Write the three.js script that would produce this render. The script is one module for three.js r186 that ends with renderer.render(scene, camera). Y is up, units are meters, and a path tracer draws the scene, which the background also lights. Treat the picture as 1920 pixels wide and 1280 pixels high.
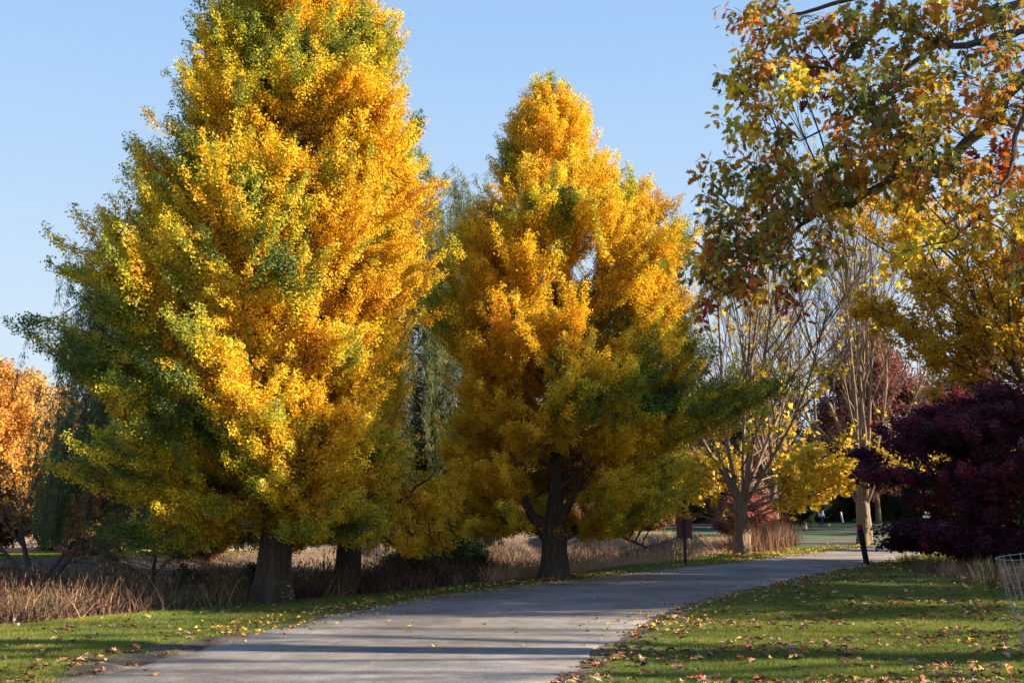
import * as THREE from 'three';
import { MarchingCubes } from 'three/addons/objects/MarchingCubes.js';
import { mergeGeometries } from 'three/addons/utils/BufferGeometryUtils.js';

// ---------------------------------------------------------------- camera, sky, sun, exposure
const scene = new THREE.Scene();
const camera = new THREE.PerspectiveCamera(35.49, 1.5, 0.1, 1500);
camera.position.set(0, 1.6, 0);
camera.lookAt(0, 1.6 + 10 * Math.tan(9.79 * Math.PI / 180), -10);
const EXPOSURE = 3.7;
const renderer = new THREE.WebGLRenderer({ antialias: true });
renderer.toneMapping = THREE.LinearToneMapping;
renderer.toneMappingExposure = EXPOSURE;
renderer.shadowMap.enabled = true;
renderer.setSize(1024, 682);
{ // clear autumn sky: deep blue overhead, paler towards the horizon
  const W = 256, Ht = 128, data = new Float32Array(W * Ht * 4);
  const stops = [[0, [0.80, 0.90, 0.97]], [8, [0.68, 0.83, 0.97]], [16, [0.53, 0.73, 0.97]], [26, [0.385, 0.61, 0.955]], [45, [0.24, 0.45, 0.86]], [90, [0.15, 0.33, 0.74]]];
  for (let j = 0; j < Ht; j++) {
    const el = Math.max(0, (j + 0.5) / Ht * 180 - 90);
    let k = 0; while (k < stops.length - 2 && el > stops[k + 1][0]) k++;
    const t = (el - stops[k][0]) / (stops[k + 1][0] - stops[k][0]);
    for (let i = 0; i < W; i++) for (let c = 0; c < 4; c++)
      data[(j * W + i) * 4 + c] = c === 3 ? 1 : (stops[k][1][c] * (1 - t) + stops[k + 1][1][c] * t) / EXPOSURE;
  }
  const t = new THREE.DataTexture(data, W, Ht, THREE.RGBAFormat, THREE.FloatType);
  t.mapping = THREE.EquirectangularReflectionMapping; t.magFilter = THREE.LinearFilter; t.minFilter = THREE.LinearFilter; t.needsUpdate = true;
  scene.background = t; scene.environment = t;
}
const SUN_EL = 21.5 * Math.PI / 180, SUN_AZ = 7 * Math.PI / 180; // low, from the right and a touch behind the camera
const sun = new THREE.DirectionalLight(new THREE.Color().setRGB(1, 0.83, 0.6), 5);
sun.position.set(Math.cos(SUN_EL) * Math.cos(SUN_AZ) * 150, Math.sin(SUN_EL) * 150, Math.cos(SUN_EL) * Math.sin(SUN_AZ) * 150 - 30);
sun.target.position.set(0, 0, -30); sun.castShadow = true;
Object.assign(sun.shadow.camera, { left: -90, right: 90, top: 60, bottom: -60, near: 1, far: 400 });
sun.shadow.mapSize.set(4096, 4096);
scene.add(sun, sun.target);

// ---------------------------------------------------------------- helpers
const V = (x, y, z) => new THREE.Vector3(x, y, z);
function rand(seed) { let a = seed >>> 0; return () => { a = (a + 0x6D2B79F5) | 0; let t = Math.imul(a ^ (a >>> 15), 1 | a); t = (t + Math.imul(t ^ (t >>> 7), 61 | t)) ^ t; return ((t ^ (t >>> 14)) >>> 0) / 4294967296; }; }
const gauss = r => (r() + r() + r() + r() - 2) * 1.22;
const clamp = (v, a, b) => Math.min(b, Math.max(a, v)), lerp = (a, b, t) => a + (b - a) * t;
const sstep = (a, b, v) => { const t = clamp((v - a) / (b - a), 0, 1); return t * t * (3 - 2 * t); };
function hash(x, y, z) { let h = Math.imul(x, 374761393) ^ Math.imul(y, 668265263) ^ Math.imul(z, 2147483647 ^ 0x5bd1e995); h = Math.imul(h ^ (h >>> 13), 1274126177); return ((h ^ (h >>> 16)) >>> 0) / 4294967296; }
function noise(x, y, z = 0) {
  const i = Math.floor(x), j = Math.floor(y), k = Math.floor(z), f = t => t * t * (3 - 2 * t), u = f(x - i), v = f(y - j), w = f(z - k);
  const c = (a, b) => lerp(lerp(hash(i, j + a, k + b), hash(i + 1, j + a, k + b), u), 0, 0);
  return lerp(lerp(c(0, 0), c(1, 0), v), lerp(c(0, 1), c(1, 1), v), w);
}
const fbm = (x, y, z = 0) => noise(x, y, z) * 0.55 + noise(x * 2.1 + 5, y * 2.1, z * 2.1) * 0.3 + noise(x * 4.3, y * 4.3 + 9, z * 4.3) * 0.15;
const taken = {};
function numbered(n) { taken[n] = (taken[n] ?? -1) + 1; return taken[n] ? n + '_' + String(taken[n]).padStart(3, '0') : n; }
function tag(o, name, label, category, group, kind) {
  o.name = numbered(name); o.userData = { label, category };
  if (group) o.userData.group = group;
  if (kind) o.userData.kind = kind;
  scene.add(o); return o;
}
function mesh(name, geo, mat, parent) { const m = new THREE.Mesh(geo, mat); m.name = name; m.castShadow = m.receiveShadow = true; if (parent) parent.add(m); return m; }
function tint(r, g, b) { return new THREE.Color().setRGB(r, g, b); }
class Tubes { // tapered tubes joined into one geometry, uv in metres
  constructor() { this.p = []; this.u = []; this.i = []; }
  tube(pts, rad, sides = 5, cap = false) {
    const n = pts.length, base = this.p.length / 3; let len = 0, nx = V(1, 0, 0);
    const d = V(0, 0, 0), b = V(0, 0, 0);
    for (let k = 0; k < n; k++) {
      d.subVectors(pts[Math.min(k + 1, n - 1)], pts[Math.max(k - 1, 0)]).normalize();
      if (k === 0 && Math.abs(d.x) > 0.9) nx.set(0, 0, 1);
      nx.addScaledVector(d, -nx.dot(d)).normalize(); b.crossVectors(d, nx);
      if (k) len += pts[k].distanceTo(pts[k - 1]);
      const r = rad[k] ?? rad[rad.length - 1];
      for (let s = 0; s <= sides; s++) {
        const a = s / sides * Math.PI * 2, c = Math.cos(a) * r, e = Math.sin(a) * r;
        this.p.push(pts[k].x + nx.x * c + b.x * e, pts[k].y + nx.y * c + b.y * e, pts[k].z + nx.z * c + b.z * e);
        this.u.push(s / sides * Math.max(0.05, rad[0] * 6.28), len);
        if (k < n - 1 && s < sides) { const q = base + k * (sides + 1) + s; this.i.push(q, q + 1, q + sides + 1, q + 1, q + sides + 2, q + sides + 1); }
      }
    }
    if (cap) for (const [k, flip] of [[0, 1], [n - 1, 0]]) for (let s = 1; s < sides - 1; s++) { const q = base + k * (sides + 1); flip ? this.i.push(q, q + s + 1, q + s) : this.i.push(q, q + s, q + s + 1); }
    return this;
  }
  geo() { const g = new THREE.BufferGeometry(); g.setAttribute('position', new THREE.Float32BufferAttribute(this.p, 3)); g.setAttribute('uv', new THREE.Float32BufferAttribute(this.u, 2)); g.setIndex(this.i); g.computeVertexNormals(); return g; }
}
function quad(a, c, b, n) { const o = []; for (let k = 0; k <= n; k++) { const t = k / n, s = 1 - t; o.push(V(a.x * s * s + 2 * c.x * s * t + b.x * t * t, a.y * s * s + 2 * c.y * s * t + b.y * t * t, a.z * s * s + 2 * c.z * s * t + b.z * t * t)); } return o; }
class Scatter { // copies of one small shape: leaves, blades, stems
  constructor() { this.m = []; this.c = []; this.q = new THREE.Quaternion(); this.e = new THREE.Euler(); this.x = new THREE.Matrix4(); this.s = V(1, 1, 1); }
  add(p, rx, ry, rz, s, c, sy = s) { this.q.setFromEuler(this.e.set(rx, ry, rz, 'YXZ')); this.x.compose(p, this.q, this.s.set(s, sy, s)); this.m.push(...this.x.elements); this.c.push(...c); }
  build(name, geo, mat, parent) {
    const n = this.m.length / 16; if (!n) return null;
    const o = new THREE.InstancedMesh(geo, mat, n);
    o.instanceMatrix.array.set(this.m); o.instanceColor = new THREE.InstancedBufferAttribute(new Float32Array(this.c), 3);
    o.name = name; o.castShadow = o.receiveShadow = true; o.userData.kind = 'stuff';
    if (parent) parent.add(o); return o;
  }
}
function fromTris(pos, col) { const g = new THREE.BufferGeometry(); g.setAttribute('position', new THREE.Float32BufferAttribute(pos, 3)); g.setAttribute('color', new THREE.Float32BufferAttribute(col, 3)); g.computeVertexNormals(); return g; }

// textures: grain of matter only
function tex(n, fn, srgb = true) {
  const d = new Uint8Array(n * n * 4);
  for (let j = 0; j < n; j++) for (let i = 0; i < n; i++) { const c = fn(i, j, n), o = (j * n + i) * 4; d[o] = c[0]; d[o + 1] = c[1] ?? c[0]; d[o + 2] = c[2] ?? c[0]; d[o + 3] = 255; }
  const t = new THREE.DataTexture(d, n, n); t.wrapS = t.wrapT = THREE.RepeatWrapping; t.magFilter = THREE.LinearFilter; t.minFilter = THREE.LinearMipmapLinearFilter; t.generateMipmaps = true;
  if (srgb) t.colorSpace = THREE.SRGBColorSpace; t.needsUpdate = true; return t;
}
function wrapNoise(x, y, px, py) { // noise that repeats after px, py cells
  const i = Math.floor(x), j = Math.floor(y), f = t => t * t * (3 - 2 * t), u = f(x - i), v = f(y - j), h = (a, b) => hash(((a % px) + px) % px, ((b % py) + py) % py, 7);
  return lerp(lerp(h(i, j), h(i + 1, j), u), lerp(h(i, j + 1), h(i + 1, j + 1), u), v);
}
const grainTex = tex(512, (i, j, n) => { const a = wrapNoise(i / 4, j / 4, n / 4, n / 4), b = wrapNoise(i / 16, j / 16, n / 16, n / 16), c = hash(i, j, 3); const v = 255 * clamp(0.55 + 0.35 * (a - 0.5) + 0.3 * (b - 0.5) + 0.3 * (c - 0.5), 0, 1); return [v, v, v]; }, false);
const asphaltTex = (() => { // 10 m of lane: stone grain, stains, mended patches, hairline cracks
  const N = 2048, crack = new Float32Array(N * N), r = rand(5);
  for (let k = 0; k < 16; k++) { let x = r() * N, y = r() * N, a = r() * 6.28; const n = 300 + r() * 900; for (let q = 0; q < n; q++) { a += (r() - 0.5) * 0.55; x += Math.cos(a) * 1.4; y += Math.sin(a) * 1.4; const w = r() < 0.3 ? 1 : 0; for (let e = -w; e <= w; e++) crack[(((Math.round(y) % N) + N) % N) * N + (((Math.round(x) + e) % N) + N) % N] = 0.5 + 0.5 * r(); } }
  return tex(N, (i, j) => {
    const s = hash(i, j, 5), s2 = wrapNoise(i / 2, j / 2, 1024, 1024), a = wrapNoise(i / 32, j / 32, 64, 64), b = wrapNoise(i / 128, j / 128, 16, 16), c = wrapNoise(i / 340 + 3, j / 340, 6, 6);
    let v = 0.5 + 0.2 * (s - 0.5) + 0.17 * (s2 - 0.5) + 0.09 * (a - 0.5) + 0.13 * (b - 0.5) + 0.14 * (c - 0.5); if (s > 0.97) v += 0.16; if (s < 0.04) v -= 0.14; if (b > 0.8 && a > 0.45) v -= 0.07; v -= crack[j * N + i] * 0.22;
    return [255 * clamp(v * 1.02, 0, 1), 255 * clamp(v, 0, 1), 255 * clamp(v * 0.985, 0, 1)];
  });
})();
const asphaltBump = tex(512, (i, j, n) => { const v = 255 * clamp(0.5 + 0.5 * (wrapNoise(i / 3, j / 3, 170, 170) - 0.5) + 0.5 * (hash(i, j, 9) - 0.5), 0, 1); return [v, v, v]; }, false);
const barkTex = tex(512, (i, j, n) => {
  const w = wrapNoise(i / 64, j / 64, 8, 8) * 20, a = wrapNoise((i + w) / 10, j / 90, 51, 5), b = wrapNoise(i / 5, j / 24, 102, 21), c = hash(i, j, 2);
  const v = 0.5 + 0.55 * (a - 0.5) + 0.3 * (b - 0.5) + 0.12 * (c - 0.5); return [255 * clamp(v * 1.03, 0, 1), 255 * clamp(v, 0, 1), 255 * clamp(v * 0.96, 0, 1)];
}, false);
const barkBump = tex(512, (i, j, n) => { const w = wrapNoise(i / 64, j / 64, 8, 8) * 20, a = wrapNoise((i + w) / 10, j / 90, 51, 5), b = wrapNoise(i / 5, j / 24, 102, 21); const v = 255 * clamp(0.5 + 0.8 * (a - 0.5) + 0.3 * (b - 0.5), 0, 1); return [v, v, v]; }, false);
function bark(r, g, b) { return new THREE.MeshStandardMaterial({ color: tint(r * 2, g * 2, b * 2), map: barkTex, bumpMap: barkBump, bumpScale: 0.015, roughness: 0.95 }); }
function leafMat(through, rough = 1) { return new THREE.MeshPhysicalMaterial({ color: 0xffffff, vertexColors: true, transmission: through, roughness: rough, thickness: 0, side: THREE.DoubleSide, specularIntensity: 0.4 }); }
const M = {
  ginkgoBark: bark(0.075, 0.055, 0.042), darkBark: bark(0.05, 0.042, 0.035), oakBark: bark(0.075, 0.062, 0.052), paleBark: bark(0.18, 0.132, 0.092), twig: bark(0.13, 0.095, 0.07),
  leaf: leafMat(0.42), thick: leafMat(0.25), dry: new THREE.MeshStandardMaterial({ vertexColors: true, roughness: 0.95, side: THREE.DoubleSide }), blade: leafMat(0.3),
};

// ---------------------------------------------------------------- the lie of the land
function curve(pts, n) { return new THREE.CatmullRomCurve3(pts.map(([x, z]) => V(x, 0, z)), false, 'centripetal').getPoints(n); }
const ROAD_L = curve([[-7.5, 14], [-6.2, 4], [-5.5, -5], [-4.8, -10.8], [-4.1, -14.9], [-3.3, -19.4], [-1.75, -25], [0.9, -30.5], [5.2, -38], [10.9, -48], [18.5, -60.5], [28, -73], [45, -90]], 130);
const ROAD_R = curve([[-2.4, 14], [-1.5, 4], [-0.6, -5], [0.27, -10.8], [1.27, -14.9], [2.2, -18.2], [3.7, -22.4], [7.5, -30.5], [13.4, -41.5], [20.5, -54], [28.5, -63.5], [40, -76], [55, -88]], 130);
const ROAD = [...ROAD_L.map(p => [p.x, p.z]), ...ROAD_R.map(p => [p.x, p.z]).reverse()];
const WET = [[-60, -9], [-20, -12.5], [-12, -15.2], [-8.6, -18], [-5.9, -23], [-2.6, -27.2], [0.3, -33.2], [4.2, -40.5], [7.6, -47], [10.6, -54], [14.5, -60.5], [16.5, -70], [13, -88], [2, -96], [-8, -88], [-13, -66], [-22, -56], [-60, -50]];
const BED = [[15, -43], [13.2, -35.5], [11.6, -27.5], [10.7, -22], [11.5, -19], [16, -17], [60, -14], [60, -52], [30, -56], [22, -52]];
function inside(poly, x, z) { // signed distance to a polygon's edge, positive inside
  let d = 1e9, odd = false;
  for (let i = 0, j = poly.length - 1; i < poly.length; j = i++) {
    const [ax, az] = poly[i], [bx, bz] = poly[j], ex = bx - ax, ez = bz - az, t = clamp(((x - ax) * ex + (z - az) * ez) / (ex * ex + ez * ez), 0, 1), qx = x - ax - ex * t, qz = z - az - ez * t;
    d = Math.min(d, qx * qx + qz * qz);
    if ((az > z) !== (bz > z) && x < (bx - ax) * (z - az) / (bz - az) + ax) odd = !odd;
  }
  return Math.sqrt(d) * (odd ? 1 : -1);
}
const road = (x, z) => (x < -12 || x > 60 || z < -95 ? -9 : inside(ROAD, x, z)), wet = (x, z) => (x > 18 || x < -60 ? -9 : inside(WET, x, z)), bed = (x, z) => (x < 9 || x > 61 ? -9 : inside(BED, x, z));
const RISE = [[0, 0], [45, 0], [65, 0.16], [85, 0.8], [104, 1.45], [160, 2.6], [500, 4]];
function land(x, z) {
  const d = clamp(-z, 0, 499); let k = 0; while (d > RISE[k + 1][0]) k++;
  return lerp(RISE[k][1], RISE[k + 1][1], (d - RISE[k][0]) / (RISE[k + 1][0] - RISE[k][0])) + 0.008 * clamp(x, -12, 20);
}
function height(x, z, r = road(x, z), w = wet(x, z)) {
  let h = land(x, z);
  const off = sstep(0.1, 1.6, -r);
  h += off * (0.05 * (noise(x * 0.6, z * 0.6, 1) - 0.5) + 0.14 * (noise(x * 0.17, z * 0.17, 4) - 0.5));
  if (w > 0) h = lerp(h, -0.72 + 0.32 * (fbm(x * 0.22, z * 0.22, 8) - 0.45) + 0.1 * (noise(x, z, 3) - 0.5), sstep(0, 3.6, w));
  const mud = mudAt(x, z, r); if (mud > 0) h += mud * 0.16 * (noise(x * 2.2, z * 2.2, 12) - 0.42);
  if (r > 0.12) h -= 0.06 * sstep(0.12, 0.3, r);
  return h;
}
function mudAt(x, z, r) { return r > 0 ? 0 : sstep(-1.4, -0.2, r) * sstep(11, 12.5, -z) * (1 - sstep(15.5, 18, -z)) * (x < -2 ? 1 : 0) * sstep(0.3, 0.5, noise(x * 0.9, z * 0.7, 6) + 0.2); }

// ---------------------------------------------------------------- ground, road, water
{
  const NX = 340, NZ = 340, pos = [], uv = [], col = [], idx = [];
  for (let j = 0; j <= NZ; j++) for (let i = 0; i <= NX; i++) {
    const x = 300 / Math.sinh(4.5) * Math.sinh(4.5 * (i / NX * 2 - 1)) + 1, z = -15 - 7 * Math.sinh(-2.4 + (2.4 + 4.75) * j / NZ);
    const r = road(x, z), w = wet(x, z), b = bed(x, z), h = height(x, z, r, w), d = -z;
    pos.push(x, h, z); uv.push(x / 2.2, z / 2.2);
    const n1 = fbm(x * 0.7, z * 0.7, 2), n2 = noise(x * 0.12, z * 0.12, 5), n3 = noise(x * 2.3, z * 2.3, 7);
    let c = [0.05 + 0.03 * n1, 0.075 + 0.035 * n1, 0.022 + 0.008 * n1];
    const mixTo = (k, t) => { t = clamp(t, 0, 1); c = c.map((v, q) => lerp(v, k[q], t)); };
    if (d > 48 && x < 15) mixTo([0.4 * (0.7 + 0.5 * n1), 0.27 * (0.7 + 0.5 * n1), 0.155 * (0.7 + 0.5 * n1)], sstep(48, 56, d) * (1 - 0.6 * sstep(0.62, 0.75, n2)));
    if (d > 55 && x > 12) { mixTo([0.03, 0.066, 0.02], 1); const path = Math.abs(d - 97 + 0.35 * (x - 28) + 2 * n2); mixTo([0.07, 0.05, 0.045], 1 - sstep(2.6, 3.6, path)); const p2 = Math.abs(d - 71 - 0.5 * (x - 20)); mixTo([0.09, 0.07, 0.065], 1 - sstep(1.4, 2.4, p2)); mixTo([0.1, 0.09, 0.065], 0.6 * (1 - sstep(2, 7, Math.abs(d - 78))) * sstep(0.3, 0.6, n1)); }
    mixTo([0.07 + 0.05 * n3, 0.05 + 0.03 * n3, 0.036 + 0.02 * n3], sstep(0, 0.8, w));
    mixTo([0.16 + 0.14 * n3, 0.085 + 0.06 * n3, 0.04], sstep(0, 1, b) * (0.55 + 0.45 * sstep(0.35, 0.6, n1)));
    mixTo([0.13 * (0.7 + 0.6 * n3), 0.1 * (0.7 + 0.6 * n3), 0.078 * (0.7 + 0.6 * n3)], r > -0.9 ? sstep(-0.35 - 0.5 * n1, -0.05, r) : 0);
    mixTo([0.045, 0.036, 0.03], mudAt(x, z, r));
    col.push(...c.map(v => v * 1.8)); // the grain map averages about 0.55 of white
    if (i < NX && j < NZ) { const q = j * (NX + 1) + i; idx.push(q, q + 1, q + NX + 1, q + 1, q + NX + 2, q + NX + 1); }
  }
  const g = new THREE.BufferGeometry();
  g.setAttribute('position', new THREE.Float32BufferAttribute(pos, 3)); g.setAttribute('uv', new THREE.Float32BufferAttribute(uv, 2)); g.setAttribute('color', new THREE.Float32BufferAttribute(col, 3)); g.setIndex(idx); g.computeVertexNormals();
  tag(mesh('ground', g, new THREE.MeshStandardMaterial({ vertexColors: true, map: grainTex, bumpMap: grainTex, bumpScale: 0.03, roughness: 1 })), 'ground', 'rolling park ground of lawn, reedy hollow and leaf strewn far bank', 'ground', null, 'structure');
}
{ // asphalt lane: a strip with ragged edges and a small drop at each side
  const pos = [], uv = [], idx = [], N = ROAD_L.length, K = 15;
  for (let k = 0; k < N; k++) for (let s = 0; s <= K; s++) {
    const t = clamp((s - 1) / (K - 2), 0, 1), a = ROAD_L[k], b = ROAD_R[k];
    let x = lerp(a.x, b.x, t), z = lerp(a.z, b.z, t);
    const edge = t === 0 || t === 1 ? (noise(a.x * 1.3 + s, a.z * 1.3) - 0.5) * 0.35 + (noise(a.x * 5 + s, a.z * 5) - 0.5) * 0.14 : 0;
    x += edge; const drop = s === 0 || s === K ? 0.07 : 0;
    pos.push(x + (s === 0 ? -0.02 : s === K ? 0.02 : 0), land(x, z) + 0.012 - drop, z); uv.push(x / 10, z / 10);
    if (k < N - 1 && s < K) { const q = k * (K + 1) + s; idx.push(q, q + 1, q + K + 1, q + 1, q + K + 2, q + K + 1); }
  }
  const g = new THREE.BufferGeometry(); g.setAttribute('position', new THREE.Float32BufferAttribute(pos, 3)); g.setAttribute('uv', new THREE.Float32BufferAttribute(uv, 2)); g.setIndex(idx); g.computeVertexNormals();
  asphaltBump.repeat.set(6.7, 6.7);
  tag(mesh('road', g, new THREE.MeshStandardMaterial({ color: tint(0.79, 0.765, 0.75), map: asphaltTex, bumpMap: asphaltBump, bumpScale: 0.006, roughness: 0.92 })), 'road', 'worn grey asphalt park lane curving up to the right', 'road', null, 'structure');
}
{
  const g = new THREE.PlaneGeometry(110, 95, 90, 80); g.rotateX(-Math.PI / 2); const p = g.attributes.position;
  for (let i = 0; i < p.count; i++) p.setY(i, 0.008 * (noise(p.getX(i) * 1.7, p.getZ(i) * 1.7) - 0.5));
  g.translate(-25, -0.79, -62); g.computeVertexNormals();
  tag(mesh('pond_water', g, new THREE.MeshStandardMaterial({ color: tint(0.03, 0.035, 0.035), roughness: 0.12 })), 'pond_water', 'still pond water between the dry reeds', 'water', null, 'structure');
}

// ---------------------------------------------------------------- leaf shapes
function leafFan(pos, col, o, dir, nrm, size, shape, shade) { // one leaf as a fan of triangles round its middle
  const side = V(0, 0, 0).crossVectors(dir, nrm).normalize(), up = V(0, 0, 0).crossVectors(side, dir).normalize();
  const pt = ([u, v]) => { const bend = -0.35 * u * u + 0.25 * Math.abs(v); return [o.x + (dir.x * u + side.x * v + up.x * bend * 0.5) * size, o.y + (dir.y * u + side.y * v + up.y * bend * 0.5) * size, o.z + (dir.z * u + side.z * v + up.z * bend * 0.5) * size]; };
  const c = pt(shape.c), ring = shape.r.map(pt);
  for (let k = 0; k < ring.length - (shape.open ? 1 : 0); k++) { pos.push(...c, ...ring[k], ...ring[(k + 1) % ring.length]); for (let q = 0; q < 3; q++) col.push(...shade); }
}
const SHAPES = {
  fan: { c: [0, 0], open: true, r: [[0.55, -0.62], [0.85, -0.3], [0.78, 0], [0.9, 0.3], [0.55, 0.62]] },
  oval: { c: [0, 0], open: true, r: [[0.35, -0.3], [0.75, -0.26], [1, 0], [0.75, 0.26], [0.35, 0.3]] },
  slim: { c: [0, 0], open: true, r: [[0.4, -0.085], [1, 0], [0.4, 0.085]] },
  maple: { c: [0.4, 0], r: [[0, 0], [0.05, -0.45], [0.35, -0.3], [0.6, -0.55], [0.65, -0.2], [1, 0], [0.65, 0.2], [0.6, 0.55], [0.35, 0.3], [0.05, 0.45]] },
  oak: { c: [0.5, 0], r: [[-0.12, 0], [0.12, -0.07], [0.22, -0.27], [0.33, -0.1], [0.45, -0.38], [0.55, -0.13], [0.72, -0.33], [0.78, -0.12], [1, 0], [0.78, 0.12], [0.72, 0.33], [0.55, 0.13], [0.45, 0.38], [0.33, 0.1], [0.22, 0.27], [0.12, 0.07]] },
};
function cluster(seed, n, size, reach, shape, vary = 0.25, hang = 0) { // a tuft of leaves round a twig joint
  const r = rand(seed), pos = [], col = [];
  for (let k = 0; k < n; k++) {
    const d = V(gauss(r), gauss(r) * 0.8 - hang, gauss(r)).normalize(), nrm = V(gauss(r) * 0.7, 1, gauss(r) * 0.7).normalize();
    const o = V(gauss(r), gauss(r), gauss(r)).multiplyScalar(reach * 0.6).addScaledVector(d, reach * 0.35), v = 1 + (r() - 0.5) * vary * 2, w = (r() - 0.5) * vary * 0.7;
    leafFan(pos, col, o, d, nrm, size * (0.75 + 0.5 * r()), SHAPES[shape], [v * (1 + w * 0.4), v * (1 - w), v]);
  }
  return fromTris(pos, col);
}
const LEAF = {
  ginkgo: cluster(11, 27, 0.04, 0.105, 'fan'), ginkgo2: cluster(12, 27, 0.04, 0.105, 'fan'), willow: cluster(13, 12, 0.13, 0.09, 'slim', 0.25, 1.6),
  mapleY: cluster(14, 5, 0.15, 0.16, 'maple'), mapleP: cluster(15, 11, 0.085, 0.12, 'maple', 0.35), oak: cluster(16, 6, 0.145, 0.13, 'oak', 0.3, 0.5), oak2: cluster(17, 5, 0.14, 0.13, 'oak', 0.3, 0.6), oval: cluster(18, 9, 0.12, 0.14, 'oval'), far: cluster(19, 10, 0.2, 0.26, 'oval', 0.3), conifer: cluster(20, 16, 0.14, 0.1, 'slim', 0.3, 0.3),
};
const mixc = (a, b, t) => [lerp(a[0], b[0], t), lerp(a[1], b[1], t), lerp(a[2], b[2], t)];

// ---------------------------------------------------------------- trees in leaf: trunk, limbs, crown
function ridgedTrunk(path, radii, amp, seed, sides = 56) {
  const t = new Tubes(), pts = [], rad = []; const c = new THREE.CatmullRomCurve3(path), L = c.getLength(), n = Math.ceil(L / 0.07);
  for (let k = 0; k <= n; k++) { pts.push(c.getPoint(k / n)); const f = k / n * (radii.length - 1), q = Math.min(radii.length - 2, Math.floor(f)); rad.push(lerp(radii[q], radii[q + 1], f - q)); }
  t.tube(pts, rad, sides); const p = t.p;
  for (let k = 0; k <= n; k++) for (let s = 0; s <= sides; s++) {
    const o = (k * (sides + 1) + s) * 3, a = (s % sides) / sides * Math.PI * 2, y = pts[k].y, cx = Math.cos(a), cz = Math.sin(a);
    const warp = noise(cx * 2 + seed, y * 1.3, cz * 2) * 1.4;
    const furrow = 1 - Math.abs(2 * noise(cx * 5.5 + warp + seed, y * 0.85, cz * 5.5 + warp) - 1), fine = noise(cx * 13 + seed, y * 3, cz * 13);
    const flute = Math.cos(a * 5 + seed + noise(cx, y * 0.5, cz) * 3) * 0.1 * (1 - sstep(0, 1.6, y)) + Math.cos(a * 3 + seed) * 0.04;
    const f = 1 + flute + (amp * (0.35 - furrow * furrow * furrow) + amp * 0.3 * (fine - 0.5)) / Math.max(rad[k], 0.1);
    for (const q of [0, 1, 2]) p[o + q] = pts[k].getComponent(q) + (p[o + q] - pts[k].getComponent(q)) * f;
  }
  return t.geo();
}
function reachOf(o, h, az) {
  const P = o.profile; let k = 0; while (k < P.length - 2 && h > P[k + 1][0]) k++;
  const t = clamp((h - P[k][0]) / (P[k + 1][0] - P[k][0]), 0, 1), L = lerp(P[k][1], P[k + 1][1], t), R = lerp(P[k][2] ?? P[k][1], P[k + 1][2] ?? P[k + 1][1], t);
  return lerp(L, R, (1 + Math.cos(az)) / 2) * (1 - (1 - (o.deep ?? 1)) * Math.abs(Math.sin(az)));
}
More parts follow.
